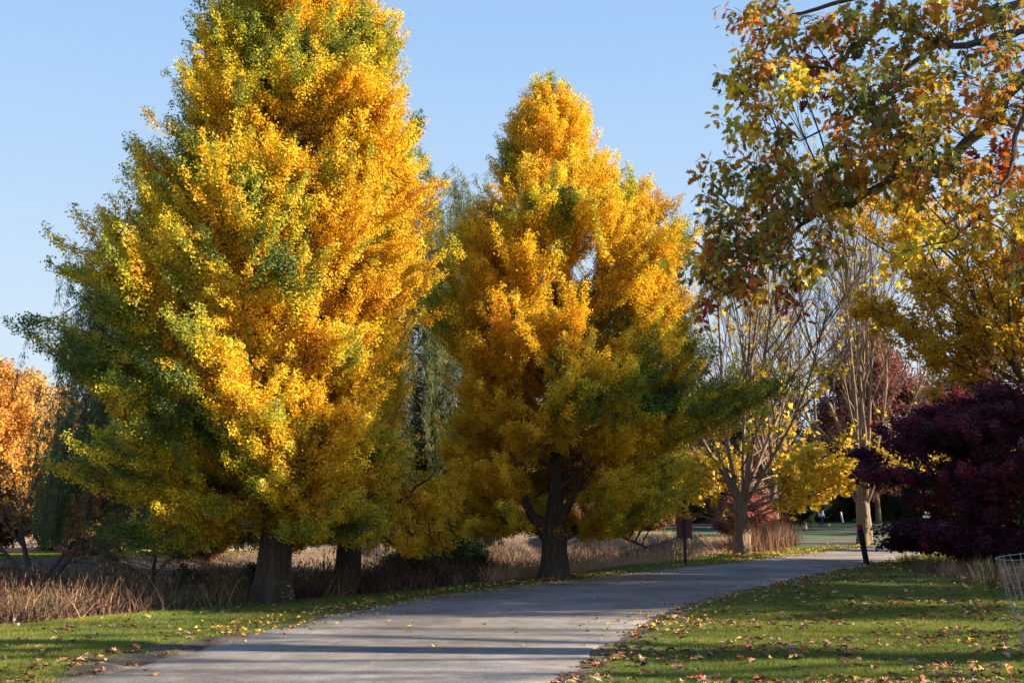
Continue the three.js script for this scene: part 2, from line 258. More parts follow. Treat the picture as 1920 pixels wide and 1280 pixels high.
function leafTree(o) {
  const r = rand(o.seed), [bx, bz] = o.at, g = new THREE.Group(); g.position.set(bx, height(bx, bz) - 0.05, bz);
  tag(g, o.name, o.label, o.category ?? 'tree', o.group);
  const top = o.profile[o.profile.length - 1][0], th = o.trunkH ?? top * 0.9, lean = o.lean ?? [0, 0];
  const axis = h => { const t = h / th; return V(lean[0] * t + 0.25 * (noise(t * 3, o.seed) - 0.5) * Math.min(1, t * 4), h, lean[1] * t + 0.25 * (noise(t * 3, o.seed + 50) - 0.5) * Math.min(1, t * 4)); };
  const trunkR = o.girth ? h => { const G = o.girth; let k = 0; while (k < G.length - 2 && h > G[k + 1][0]) k++; return lerp(G[k][1], G[k + 1][1], clamp((h - G[k][0]) / (G[k + 1][0] - G[k][0]), 0, 1)); } : h => o.trunkR * (1 - 0.9 * Math.pow(h / th, o.taper ?? 0.8)) + 0.02; const path = [], rad = [];
  for (let k = 0; k <= 14; k++) { const h = Math.pow(k / 14, 1.5) * th; path.push(axis(h)); }
  for (let k = 0; k <= 40; k++) { const h = new THREE.CatmullRomCurve3(path).getPoint(k / 40).y; rad.push(trunkR(h) * (1 + 0.4 * Math.pow(1 - Math.min(1, h / 0.9), 2))); }
  mesh('trunk', o.ridge ? ridgedTrunk(path, rad, o.ridge, o.seed) : new Tubes().tube(path, path.map(p => trunkR(p.y)), 9).geo(), o.bark, g);
  const limbs = [], nodes = [], leaves = [new Scatter(), new Scatter()];
  const addLimb = (pts, r0, r1) => { const t = new Tubes(); t.tube(pts, pts.map((_, k) => lerp(r0, r1, Math.pow(k / (pts.length - 1), 0.7))), 7); limbs.push(t); for (let k = Math.floor(pts.length * 0.3); k < pts.length; k++) nodes.push([pts[k], limbs.length - 1, lerp(r0, r1, k / pts.length)]); };
  for (const l of o.limbs ?? []) addLimb(new THREE.CatmullRomCurve3(l.p.map(q => V(...q))).getPoints(16), l.r, 0.03);
  for (let k = 0; k < o.nPrim; k++) {
    const f = (k + 0.5) / o.nPrim, hs = lerp(o.h0, th * 0.94, Math.pow(f, 1.1)), az = k * 2.39996 + r() * 0.7, R0 = reachOf(o, hs, az);
    const rise = (o.rise ? o.rise(hs / top) : lerp(0.15, 1.2, hs / top)) * R0 * (0.8 + 0.4 * r()), he = Math.min(top - 0.3, hs + rise), R = Math.max(0.25, reachOf(o, he, az) * (0.72 + 0.16 * r()));
    const a = axis(hs), e = axis(he).add(V(Math.cos(az) * R, 0, Math.sin(az) * R)), c = V(lerp(a.x, e.x, 0.55), hs + rise * 0.2 + (rise < 0 ? R * 0.12 : 0), lerp(a.z, e.z, 0.55));
    const pts = quad(a, c, e, 9); for (let q = 2; q < 10; q++) pts[q].add(V(gauss(r) * 0.05, gauss(r) * 0.05, gauss(r) * 0.05));
    addLimb(pts, trunkR(hs) * (0.3 + 0.18 * r()), 0.015);
  }
  const step = o.step ?? 0.1, sc = o.leafScale ?? 1;
  const extra = o.sprays ?? [];
  for (let k = 0; k < o.clumps + extra.length; k++) {
    let h, az, R; const sp = extra[k - o.clumps]; if (sp) { h = sp[1]; az = Math.atan2(sp[2], sp[0]); R = Math.hypot(sp[0], sp[2]); } else do { h = lerp(o.profile[0][0], top, r()); az = r() * Math.PI * 2; R = reachOf(o, h, az); } while (r() * r() * (o.maxR ?? 5.5) > R || (o.skip && o.skip(h, az, r)));
    const q = sp ? 1 : lerp(o.inner ?? 0.42, 1, Math.pow(r(), 0.55)), ax = axis(Math.min(h, th)), cl = V(ax.x + Math.cos(az) * R * q, h, ax.z + Math.sin(az) * R * q), clumpMood = sp ? sp[3] : r(), size = (o.clumpSize ?? 0.5) * (0.7 + 0.7 * r());
    for (let j = 0; j < o.tips; j++) {
      const own = r(), mood = lerp(clumpMood, own, o.ownMood ?? 0.3);
      const ga = gauss(r) * size * (o.radial ?? 1), gt = gauss(r) * size, tip = V(cl.x + Math.cos(az) * ga - Math.sin(az) * gt, cl.y + gauss(r) * size * (o.flat ?? 0.9) + ga * (o.slope ?? 0), cl.z + Math.sin(az) * ga + Math.cos(az) * gt), rx = tip.x - ax.x, rz = tip.z - ax.z, rr = Math.hypot(rx, rz) || 0.01, lim = reachOf(o, clamp(tip.y, 0, top), Math.atan2(rz, rx)) * (0.93 + 0.42 * Math.pow(r(), 3));
      if (rr > lim && !sp) { tip.x = ax.x + rx * lim / rr; tip.z = ax.z + rz * lim / rr; }
      if (tip.y > top + 0.2) tip.y = top + 0.2 - r() * 0.5;
      if (o.clear && o.clear(tip, ax)) continue;
      const up = o.upFn ? o.upFn(tip.y / top) : o.up ?? 0.6, len = (o.shoot ?? 0.9) * (0.6 + 0.8 * r()), dir = V(rx / rr * (1 - up * 0.5) + gauss(r) * 0.25, up + (tip.y / top) * 0.35, rz / rr * (1 - up * 0.5) + gauss(r) * 0.25).normalize(), want = tip.clone().addScaledVector(dir, -len);
      let best = null, bd = 1e9; for (const n of nodes) { const d = n[0].distanceToSquared(want); if (d < bd) { bd = d; best = n; } }
      const b = best[0], ctl = tip.clone().addScaledVector(dir, -Math.min(len, b.distanceTo(tip) * 0.6)), pts = quad(b, ctl, tip, 4), full = b.distanceTo(tip);
      const r0 = clamp(Math.min(best[2] * 0.6, 0.008 * full + 0.004), 0.004, 0.05) * (o.twigScale ?? 1);
      limbs[best[1]].tube(pts, [r0, r0 * 0.8, r0 * 0.65, r0 * 0.5, 0.003], 3);
      const cv = new THREE.QuadraticBezierCurve3(b, ctl, tip);
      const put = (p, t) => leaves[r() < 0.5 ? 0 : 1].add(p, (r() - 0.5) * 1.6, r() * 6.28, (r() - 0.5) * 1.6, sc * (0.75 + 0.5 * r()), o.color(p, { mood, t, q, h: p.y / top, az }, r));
      if (o.weep) {
        const drop = o.weep * (0.4 + 0.9 * r()), end = Math.max(o.floor ?? 0.3, tip.y - drop), out = V(rx / rr * 0.35 + gauss(r) * 0.15, 0, rz / rr * 0.35 + gauss(r) * 0.15), pth = [];
        for (let q2 = 0; q2 <= 5; q2++) { const t = q2 / 5; pth.push(V(tip.x + out.x * Math.sqrt(t) + gauss(r) * 0.03, lerp(tip.y, end, t), tip.z + out.z * Math.sqrt(t) + gauss(r) * 0.03)); }
        limbs[best[1]].tube(pth, [0.005, 0.004, 0.003], 3);
        const cc = new THREE.CatmullRomCurve3(pth), n = Math.max(3, Math.round((tip.y - end) / step));
        for (let q2 = 0; q2 < n; q2++) { const p = cc.getPoint((q2 + r()) / n); leaves[r() < 0.5 ? 0 : 1].add(p, gauss(r) * 0.3, r() * 6.28, gauss(r) * 0.3, sc * (0.75 + 0.5 * r()), o.color(p, { mood, t: 1, q, h: p.y / top, az }, r)); }
        continue;
      }
      const use = Math.min(full, len * 1.25), n = Math.max(2, Math.round(use / step));
      for (let q2 = 0; q2 < n; q2++) { const t = 1 - use / full * (1 - (q2 + r()) / n), p = cv.getPoint(t), w = (o.fuzz ?? 0.1) * (1.15 - 0.6 * (q2 / n)); p.add(V(gauss(r) * w, gauss(r) * w, gauss(r) * w)); put(p, q2 / n); }
    }
  }
  for (const t of limbs) mesh('limb', t.geo(), o.bark, g);
  const lg = o.leaf; leaves[0].build('crown', lg[0], o.mat ?? M.leaf, g); leaves[1].build('crown', lg[1] ?? lg[0], o.mat ?? M.leaf, g);
  return g;
}
// trees mostly bare: stems that fork again and again
function bareTree(o) {
  const r = rand(o.seed), [bx, bz] = o.at, g = new THREE.Group(); g.position.set(bx, height(bx, bz) - 0.05, bz);
  tag(g, o.name, o.label, 'tree', o.group);
  const th = o.fork, path = [V(0, 0, 0), V(0.02, th * 0.35, 0), V(-0.03, th * 0.7, 0.02), V(0, th, 0)];
  mesh('trunk', ridgedTrunk(path, [o.trunkR * 1.18, o.trunkR * 1.02, o.trunkR * 0.98, o.trunkR * 0.97, o.trunkR * 0.88, o.trunkR * 0.55], o.ridge ?? 0.03, o.seed, 40), o.bark, g);
  const leaves = [new Scatter(), new Scatter()];
  const grow = (t, p, dir, len, rad, lvl) => {
    const n = lvl === 0 ? 9 : lvl < 3 ? 5 : 3, pts = [p.clone()], d = dir.clone();
    for (let k = 0; k < n; k++) { d.add(V(gauss(r) * 0.09, (o.lift ?? 0.06) * (lvl ? 1 : 0.6) + gauss(r) * 0.05, gauss(r) * 0.09)).normalize(); pts.push(pts[k].clone().addScaledVector(d, len / n)); }
    t.tube(pts, pts.map((_, k) => Math.max(0.005, lerp(rad, rad * 0.22, k / n))), lvl === 0 ? 8 : lvl === 1 ? 5 : 3);
    const leafy = o.leafy ? o.leafy(pts[n].y, r) : 0;
    if (lvl >= 2 && leafy) for (let k = 0; k < leafy; k++) { const q = pts[1 + Math.floor(r() * n)], p2 = V(q.x + gauss(r) * 0.15, q.y + gauss(r) * 0.15, q.z + gauss(r) * 0.15); leaves[r() < 0.5 ? 0 : 1].add(p2, (r() - 0.5) * 2, r() * 6.28, (r() - 0.5) * 2, (o.leafScale ?? 1) * (0.7 + 0.6 * r()), o.color(p2, r)); }
    if (lvl >= (o.levels ?? 3)) return;
    const kids = o.kids[lvl];
    for (let k = 0; k < kids; k++) {
      const t2 = lerp(0.22, 0.98, (k + r()) / kids), f = t2 * n, i = Math.min(n - 1, Math.floor(f)), q = pts[i].clone().lerp(pts[i + 1], f - i), ax = pts[i + 1].clone().sub(pts[i]).normalize();
      const s = V(gauss(r), gauss(r), gauss(r)).cross(ax).normalize(), an = (o.spread ?? 0.55) * (0.6 + 0.7 * r()), nd = ax.multiplyScalar(Math.cos(an)).addScaledVector(s, Math.sin(an));
      grow(t, q, nd, len * (o.shrink ?? 0.48) * (1.15 - 0.6 * t2) * (0.8 + 0.4 * r()), Math.max(0.006, rad * lerp(0.5, 0.3, t2)), lvl + 1);
    }
  };
  for (const s of o.stems) { const t = new Tubes(); grow(t, V(s.x ?? 0, s.h ?? th - 0.9 + 0.35 * r(), s.z ?? 0), V(...s.d).normalize(), s.len, s.r, s.lvl ?? 0); mesh('limb', t.geo(), o.bark, g); }
  leaves[0].build('crown', o.leaf[0], o.mat ?? M.leaf, g); leaves[1].build('crown', o.leaf[1] ?? o.leaf[0], o.mat ?? M.leaf, g);
  return g;
}
function fanStems(seed, n, len, rad, tiltMin, tiltMax, off = 0.12) { const r = rand(seed), out = []; for (let k = 0; k < n; k++) { const a = k * 2.4 + r(), t = lerp(tiltMin, tiltMax, k / (n - 1)); out.push({ d: [Math.sin(t) * Math.cos(a), Math.cos(t), Math.sin(t) * Math.sin(a)], x: off * Math.cos(a), z: off * Math.sin(a), len: len * (0.85 + 0.3 * r()) * (1 - 0.25 * k / n), r: rad * (0.75 + 0.4 * r()) }); } return out; }

// ---------------------------------------------------------------- the two golden ginkgos
const GOLD = [0.76, 0.48, 0.01], YELLOW = [0.79, 0.6, 0.028], LIME = [0.36, 0.38, 0.03], GREEN = [0.1, 0.165, 0.028], ORANGE = [0.7, 0.36, 0.008];
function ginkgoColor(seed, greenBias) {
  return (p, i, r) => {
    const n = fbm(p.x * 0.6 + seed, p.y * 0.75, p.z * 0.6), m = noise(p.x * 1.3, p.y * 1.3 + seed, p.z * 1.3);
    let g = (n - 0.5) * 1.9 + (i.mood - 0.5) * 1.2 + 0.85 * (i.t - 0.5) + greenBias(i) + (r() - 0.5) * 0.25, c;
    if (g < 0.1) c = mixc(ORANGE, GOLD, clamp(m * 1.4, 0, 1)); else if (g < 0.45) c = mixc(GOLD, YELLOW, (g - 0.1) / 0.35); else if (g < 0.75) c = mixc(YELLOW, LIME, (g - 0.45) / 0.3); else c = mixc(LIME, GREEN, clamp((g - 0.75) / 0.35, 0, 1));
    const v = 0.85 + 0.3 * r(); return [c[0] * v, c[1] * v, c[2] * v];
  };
}
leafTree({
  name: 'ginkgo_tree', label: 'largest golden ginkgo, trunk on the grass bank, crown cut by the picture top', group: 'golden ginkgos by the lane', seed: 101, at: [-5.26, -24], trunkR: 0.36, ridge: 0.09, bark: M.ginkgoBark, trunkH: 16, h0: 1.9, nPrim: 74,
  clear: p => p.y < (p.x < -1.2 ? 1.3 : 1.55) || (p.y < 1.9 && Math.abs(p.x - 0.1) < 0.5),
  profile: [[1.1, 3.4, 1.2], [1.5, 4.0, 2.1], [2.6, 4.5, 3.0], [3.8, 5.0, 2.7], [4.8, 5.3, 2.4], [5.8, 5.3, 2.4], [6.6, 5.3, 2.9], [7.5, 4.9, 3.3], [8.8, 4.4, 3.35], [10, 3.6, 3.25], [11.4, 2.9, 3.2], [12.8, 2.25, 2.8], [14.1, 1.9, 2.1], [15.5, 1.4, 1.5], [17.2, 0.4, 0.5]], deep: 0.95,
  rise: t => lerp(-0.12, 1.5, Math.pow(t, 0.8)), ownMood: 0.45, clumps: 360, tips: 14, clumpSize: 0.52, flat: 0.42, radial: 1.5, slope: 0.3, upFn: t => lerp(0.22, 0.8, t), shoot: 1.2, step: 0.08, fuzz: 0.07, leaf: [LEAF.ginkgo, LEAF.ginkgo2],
  color: ginkgoColor(3, i => 0.08 + 0.4 * (i.q - 0.8) + 0.1 * Math.min(0, 0.4 - i.h) * -1 + (Math.cos(i.az) < -0.3 ? 0.28 : 0) + (i.h < 0.45 ? 0.06 : 0)),  // left and low leaves greener: partly leaf colour, partly crown shade painted in
});
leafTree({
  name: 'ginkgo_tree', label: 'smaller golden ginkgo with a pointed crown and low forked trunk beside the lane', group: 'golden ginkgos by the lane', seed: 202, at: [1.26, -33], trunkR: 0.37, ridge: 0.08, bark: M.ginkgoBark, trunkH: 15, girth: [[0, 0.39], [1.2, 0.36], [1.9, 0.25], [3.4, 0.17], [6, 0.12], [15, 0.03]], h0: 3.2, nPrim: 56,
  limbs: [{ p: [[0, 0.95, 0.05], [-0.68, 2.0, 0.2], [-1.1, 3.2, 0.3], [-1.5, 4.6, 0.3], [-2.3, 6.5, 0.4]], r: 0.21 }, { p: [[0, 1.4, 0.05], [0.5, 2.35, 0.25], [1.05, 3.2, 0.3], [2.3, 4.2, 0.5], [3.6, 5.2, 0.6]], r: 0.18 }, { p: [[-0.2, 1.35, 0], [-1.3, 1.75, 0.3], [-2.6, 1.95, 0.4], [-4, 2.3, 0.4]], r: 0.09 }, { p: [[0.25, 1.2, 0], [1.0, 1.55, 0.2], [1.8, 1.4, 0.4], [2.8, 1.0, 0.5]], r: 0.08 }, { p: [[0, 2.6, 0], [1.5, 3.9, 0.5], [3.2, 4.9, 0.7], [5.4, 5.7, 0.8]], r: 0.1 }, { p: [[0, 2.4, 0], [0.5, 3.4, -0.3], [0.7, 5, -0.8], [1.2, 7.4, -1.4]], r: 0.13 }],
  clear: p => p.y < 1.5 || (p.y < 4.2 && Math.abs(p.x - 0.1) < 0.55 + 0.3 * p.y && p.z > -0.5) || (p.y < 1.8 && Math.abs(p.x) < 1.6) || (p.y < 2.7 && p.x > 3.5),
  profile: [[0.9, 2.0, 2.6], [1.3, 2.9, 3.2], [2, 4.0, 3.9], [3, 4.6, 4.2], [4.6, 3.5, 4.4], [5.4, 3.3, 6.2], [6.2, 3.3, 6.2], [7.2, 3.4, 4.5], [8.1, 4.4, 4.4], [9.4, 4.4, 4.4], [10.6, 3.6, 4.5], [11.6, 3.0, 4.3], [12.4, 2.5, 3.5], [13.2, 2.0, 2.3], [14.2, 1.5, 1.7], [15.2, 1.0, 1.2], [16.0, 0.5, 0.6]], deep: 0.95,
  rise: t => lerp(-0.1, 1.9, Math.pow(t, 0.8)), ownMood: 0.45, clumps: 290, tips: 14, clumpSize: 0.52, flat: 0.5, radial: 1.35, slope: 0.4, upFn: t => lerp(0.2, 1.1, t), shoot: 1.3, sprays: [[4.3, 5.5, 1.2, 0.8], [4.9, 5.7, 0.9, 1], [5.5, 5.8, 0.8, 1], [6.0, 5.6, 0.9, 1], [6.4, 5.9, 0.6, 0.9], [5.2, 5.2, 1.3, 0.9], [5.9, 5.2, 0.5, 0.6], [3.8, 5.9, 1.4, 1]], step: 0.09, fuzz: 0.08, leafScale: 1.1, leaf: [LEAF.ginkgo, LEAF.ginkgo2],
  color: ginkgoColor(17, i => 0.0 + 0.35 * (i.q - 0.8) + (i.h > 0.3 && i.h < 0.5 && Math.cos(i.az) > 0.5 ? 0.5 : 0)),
});
// ---------------------------------------------------------------- weeping willow behind them
leafTree({
  name: 'ginkgo_tree', label: 'dark trunked ginkgo just behind the largest one, low golden boughs to its right', group: 'golden ginkgos by the lane', seed: 212, at: [-4.15, -27.4], trunkR: 0.34, ridge: 0.045, bark: M.darkBark, trunkH: 9, h0: 1.9, nPrim: 24,
  limbs: [{ p: [[0.1, 1.5, 0], [0.7, 1.9, 0.2], [1.5, 2.1, 0.3], [2.8, 2.0, 0.4]], r: 0.07 }],
  profile: [[1.0, 1.5, 3.2], [1.6, 2.2, 3.8], [2.8, 2.6, 3.6], [3.6, 2.6, 2.6], [4.4, 2.6, 1.4], [7, 2.4, 1.3], [10, 0.8, 0.6]], clear: p => p.y < 1.45 || (p.y < 2.0 && Math.abs(p.x) < 1.1 && p.z > -0.5),
  rise: t => lerp(0.05, 1.2, t), clumps: 110, tips: 10, clumpSize: 0.42, shoot: 0.8, up: 0.55, step: 0.11, fuzz: 0.1, leaf: [LEAF.ginkgo, LEAF.ginkgo2], color: ginkgoColor(29, i => -0.3),
});
leafTree({
  name: 'willow_tree', label: 'large weeping willow behind the ginkgos, grey green hanging strands', seed: 303, at: [-10.25, -46], trunkR: 0.5, ridge: 0.04, bark: M.darkBark, trunkH: 11, h0: 3, nPrim: 30, maxR: 10,
  profile: [[3, 8, 9.2], [6, 9, 9.6], [10, 9, 10.2], [13, 7.5, 10.6], [15.6, 4.5, 10.2], [17.2, 2.5, 9.2], [18.4, 1, 7]], rise: t => lerp(0.7, 1.2, t), clumps: 270, tips: 11, clumpSize: 0.9, shoot: 1.2, up: 0.5, weep: 3.6, step: 0.17, floor: 1.7, inner: 0.4, leafScale: 1.35, leaf: [LEAF.willow],
  color: (p, i, r) => { const v = 0.75 + 0.5 * r(), c = mixc([0.1, 0.135, 0.06], [0.22, 0.23, 0.085], clamp(i.mood * 1.2 - 0.2, 0, 1)); return c.map(x => x * v); },
});
// ---------------------------------------------------------------- tall thin trees past the sign
const SUNNY = (p, r) => { const v = 0.8 + 0.4 * r(); return mixc([0.66, 0.42, 0.02], [0.62, 0.52, 0.05], r()).map(x => x * v); };
const lowSprays = (seed, n, len, h0, h1) => { const r = rand(seed), o = []; for (let k = 0; k < n; k++) { const a = k * 2.4 + r() * 0.8; o.push({ d: [Math.cos(a), 0.15 + 0.25 * r(), Math.sin(a)], h: lerp(h0, h1, r()), x: 0.2 * Math.cos(a), z: 0.2 * Math.sin(a), len: len * (0.8 + 0.5 * r()), r: 0.06, lvl: 1 }); } return o; };
bareTree({ name: 'maple_tree', label: 'nearly bare maple with rising stems and yellow leaves low down, beside the lane', group: 'thinning maples past the sign', seed: 404, at: [11.25, -53], fork: 3.1, trunkR: 0.37, bark: M.paleBark, kids: [11, 8, 7], stems: [...fanStems(5, 9, 15.5, 0.115, 0.08, 0.68), ...lowSprays(6, 22, 5.4, 1.4, 4.8)], shrink: 0.42, spread: 0.5, lift: 0.07, leafy: (y, r) => (y < 5 ? (r() < 0.8 ? 4 : 1) : y < 9 ? (r() < 0.3 ? 1 : 0) : r() < 0.04 ? 1 : 0), color: SUNNY, leaf: [LEAF.mapleY], leafScale: 1.15 });
bareTree({ name: 'maple_tree', label: 'bare thick stemmed maple beyond the lane bend, left of the purple maple', group: 'thinning maples past the sign', seed: 505, at: [22.3, -68.5], fork: 3.2, trunkR: 0.44, ridge: 0.05, bark: M.paleBark, kids: [12, 8, 7], stems: [...fanStems(9, 10, 20.5, 0.15, 0.05, 0.44, 0.2), ...lowSprays(16, 9, 5.5, 1.2, 5)], shrink: 0.4, spread: 0.48, lift: 0.07, leafy: (y, r) => (y < 6 ? (r() < 0.5 ? 2 : 0) : r() < 0.05 ? 1 : 0), color: SUNNY, leaf: [LEAF.mapleY], leafScale: 1.1 });
bareTree({ name: 'thin_tree', label: 'slender bare tree standing between the two thinning maples', seed: 515, at: [20.2, -83], fork: 4, trunkR: 0.3, bark: M.twig, kids: [13, 8, 4], stems: fanStems(19, 7, 18, 0.13, 0.05, 0.45), shrink: 0.4, spread: 0.5, lift: 0.07, leafy: (y, r) => (r() < 0.12 ? 1 : 0), color: SUNNY, leaf: [LEAF.mapleY] });
bareTree({ name: 'yellow_tree', label: 'dark limbed tree with thin yellow leaves above the purple maple', seed: 606, at: [24.6, -45.5], fork: 4.2, trunkR: 0.3, bark: M.oakBark, kids: [10, 7, 4], stems: [...fanStems(29, 10, 14, 0.16, 0.1, 0.95), ...lowSprays(26, 8, 6, 4, 8)], shrink: 0.45, spread: 0.6, lift: 0.04, leafy: (y, r) => (r() < 0.85 ? 5 : 2), color: (p, r) => { const v = 0.8 + 0.4 * r(); return mixc([0.68, 0.37, 0.014], [0.6, 0.43, 0.03], r()).map(x => x * v); }, leaf: [LEAF.oval], leafScale: 1.05 });
// ---------------------------------------------------------------- purple maple
leafTree({
  name: 'purple_maple', label: 'low spreading maple with dark purple leaves beside the lane bend', seed: 707, at: [18.8, -39.5], trunkR: 0.22, bark: M.darkBark, trunkH: 5, h0: 0.8, nPrim: 26, maxR: 7,
  profile: [[0.4, 3.8, 3.4], [1.2, 5.4, 5], [2.2, 5.2, 6], [3.4, 6.3, 6.5], [4.4, 6.2, 6.5], [5.2, 4.6, 6.2], [6.1, 3.4, 5.2], [7.0, 1.6, 3.5]], rise: t => lerp(0.2, 0.7, t), clumps: 160, tips: 12, clumpSize: 0.6, radial: 1.4, flat: 0.15, shoot: 0.8, up: 0.3, step: 0.12, fuzz: 0.1, inner: 0.3, leafScale: 1.25, leaf: [LEAF.mapleP], mat: M.leaf,
  skip: (h, az, r) => h < 2.7 && h > 1.5 && r() < 0.72,
  color: (p, i, r) => { const v = 0.7 + 0.6 * r(), k = clamp(i.mood * 1.5 - 0.75, 0, 1); return mixc([0.075, 0.014, 0.034], [0.26, 0.02, 0.042], k).map(x => x * v); },
});
// ---------------------------------------------------------------- oak whose boughs reach in from the right
{
  const r = rand(808), bx = 11.6, bz = -12.8, g = new THREE.Group(); g.position.set(bx, height(bx, bz) - 0.05, bz);
  tag(g, 'oak_tree', 'oak reaching in from the right edge, boughs of lobed green, yellow and red leaves', 'tree');
  const rel = p => V(p[0] - bx, p[1] - g.position.y, p[2] - bz);
  mesh('trunk', ridgedTrunk([V(0, 0, 0), V(0.1, 2, 0.1), V(-0.1, 4.5, 0), V(0.1, 7.5, -0.2), V(0.3, 11, 0)], [0.55, 0.44, 0.42, 0.4, 0.36, 0.3, 0.2, 0.1], 0.05, 808), M.oakBark, g);
  const boughs = [
    [0.14, [[11.55, 6.4, -12.8], [9, 7.4, -12.6], [6.91, 7.48, -12.6], [6.37, 7.07, -12.8], [6.08, 6.65, -13], [5.66, 6.26, -13.2], [5.13, 6.13, -13.3], [4.49, 5.79, -13.5], [4.02, 5.65, -13.6], [3.68, 5.38, -13.7], [3.26, 5.06, -13.8]]],
    [0.11, [[11.6, 7, -12.8], [9.2, 8.2, -13.2], [7.39, 8.28, -13.4], [6.87, 8.16, -13.4], [6.46, 8.11, -13.6], [6.07, 8.17, -13.9], [5.62, 8.55, -14.2], [5.23, 8.63, -14.4], [4.65, 8.13, -14.6]]],
    [0.12, [[11.7, 7.6, -12.8], [9.6, 9.1, -13.6], [7.88, 9.25, -14.2], [7.26, 9.02, -14.4], [6.55, 8.71, -14.6], [5.98, 8.39, -14.8], [5.38, 7.8, -15], [5.01, 7.55, -15.1], [4.31, 7.3, -15.2]]],
    [0.06, [[9, 7.4, -12.5], [7.2, 7, -12.1], [6.34, 6.63, -12], [5.99, 6.23, -12], [5.87, 5.67, -12.1], [5.56, 5.24, -12.2], [5.2, 4.95, -12.3]]],
    [0.11, [[11.7, 8.4, -12.8], [9.4, 9.9, -13.6], [7.64, 9.76, -13.8], [6.35, 9.39, -14], [5.31, 9.22, -14.3], [4.22, 9, -14.6], [3.58, 8.86, -14.9]]],
    [0.13, [[11.6, 6, -12.8], [13, 7.4, -12], [15, 8.4, -11.4], [17, 8.8, -11]]], [0.13, [[11.6, 6.6, -12.8], [11.8, 8, -10.5], [12, 9, -8.5], [12.4, 9.4, -6.6]]], [0.13, [[11.6, 7.4, -12.8], [12.4, 9, -14.6], [13, 10.2, -16.5], [13.6, 10.8, -18.4]]], [0.12, [[11.8, 9, -12.8], [12.6, 11, -12.6], [13, 12.6, -12.8], [13.4, 13.6, -13]]], [0.12, [[11.7, 9.5, -12.8], [10.4, 11.2, -12.4], [9.2, 12.2, -12.2], [8.2, 12.8, -12]]],
  ].map(([rad, p]) => { const pts = new THREE.CatmullRomCurve3(p.map(rel)).getPoints(34); for (let k = 6; k < pts.length; k++) pts[k].add(V(gauss(r) * 0.02, gauss(r) * 0.025, gauss(r) * 0.02)); return { pts, t: new Tubes().tube(pts, pts.map((_, k) => lerp(rad, 0.012, Math.pow(k / 34, 0.8))), 8) }; });
  const clumps = [[3.4,8.9,-14.5],[3.6,8.6,-14.3],[3.5,8.4,-14.7],[3.4,7.6,-13.3],[3.9,8.6,-14.1],[4.1,8.3,-14.4],[4.6,9.0,-14.8],[4.5,8.3,-14.7,1],[4.7,8.7,-14.5,1],[4.8,8.6,-13.9],[4.8,8.3,-14.2],[5.0,8.4,-13.8],[5.0,7.9,-13.7],[5.3,8.4,-13.4],[5.3,8.0,-13.6],[6.0,8.8,-14.1],[5.9,8.3,-14.0],[6.2,8.4,-13.8],[6.5,8.5,-13.7],[6.5,8.2,-12.9],[6.4,7.8,-13.1],[6.2,7.8,-13.6],[5.6,7.3,-12.8],[5.4,7.4,-13.1],[5.1,7.4,-13.2],[4.4,7.2,-12.7],[4.3,7.4,-13.3],[3.2,7.7,-14.0],[3.4,7.7,-13.7],[3.6,7.3,-13.2],[3.1,7.5,-13.8],[3.7,7.4,-13.1],[4.0,7.5,-13.9,1],[3.1,7.1,-14.2],[3.2,7.1,-13.8],[3.4,7.2,-13.5],[4.8,7.2,-13.4],[4.5,7.1,-13.2],[5.0,7.0,-13.3],[5.3,7.0,-13.1],[5.3,6.9,-12.7],[4.7,6.7,-12.9],[5.0,6.6,-12.9],[5.2,6.5,-12.6],[5.3,6.5,-12.2],[5.7,6.6,-12.2],[6.2,6.7,-12.5],[4.4,6.3,-12.6],[4.5,6.1,-12.5],[5.0,6.4,-13.0],[5.0,6.3,-12.6],[5.3,6.3,-12.7],[4.4,6.2,-13.1],[4.1,6.1,-13.1],[3.6,6.9,-14.2],[3.5,6.3,-13.3],[3.3,6.3,-13.6],[2.8,6.3,-13.6],[2.8,6.2,-14.1],[3.1,6.1,-13.6],[3.4,6.1,-13.5],[3.9,6.2,-13.7],[4.0,5.9,-13.2],[3.3,5.9,-13.8,1],[3.1,5.9,-14.2],[2.8,5.5,-13.5],[2.6,5.3,-13.6],[2.4,5.1,-13.8],[2.6,5.0,-14.3],[2.7,4.7,-14.1,1],[2.9,4.7,-13.6],[3.1,4.9,-13.6,1],[3.3,5.4,-13.3],[3.6,5.6,-13.5],[3.6,5.6,-13.0],[4.2,5.9,-13.5],[4.5,5.9,-13.6],[3.4,5.3,-14.1],[3.5,5.4,-13.9],[3.8,4.7,-14.0,1],[3.0,4.5,-13.3],[4.0,5.2,-13.1],[4.4,5.2,-13.7],[3.9,5.0,-13.7],[4.8,4.9,-12.8],[6.1,6.2,-12.7,1],[6.0,5.8,-12.3,1],[5.9,5.9,-12.7],[5.4,5.8,-12.3],[5.5,5.3,-12.1],[5.9,5.2,-12.1],[5.3,5.5,-12.2],[5.1,5.2,-12.6],[5.9,5.1,-12.8],[5.9,4.7,-12.0],[5.1,5.9,-12.2],[5.1,8.5,-13.5],[5.5,8.3,-13.4],[6.3,8.7,-13.7],[5.9,7.0,-12.1],[5.7,6.9,-12.2],[4.2,6.5,-12.8],[5.0,6.1,-13.4],[4.5,5.9,-13.0],[2.7,5.1,-13.7],[3.0,5.2,-13.4],[3.4,5.0,-13.1],[4.9,5.7,-12.4],[3.9,9.2,-14.8],[4.2,8.4,-14.1]].map(c => [rel(c), c[3], 0.18]);
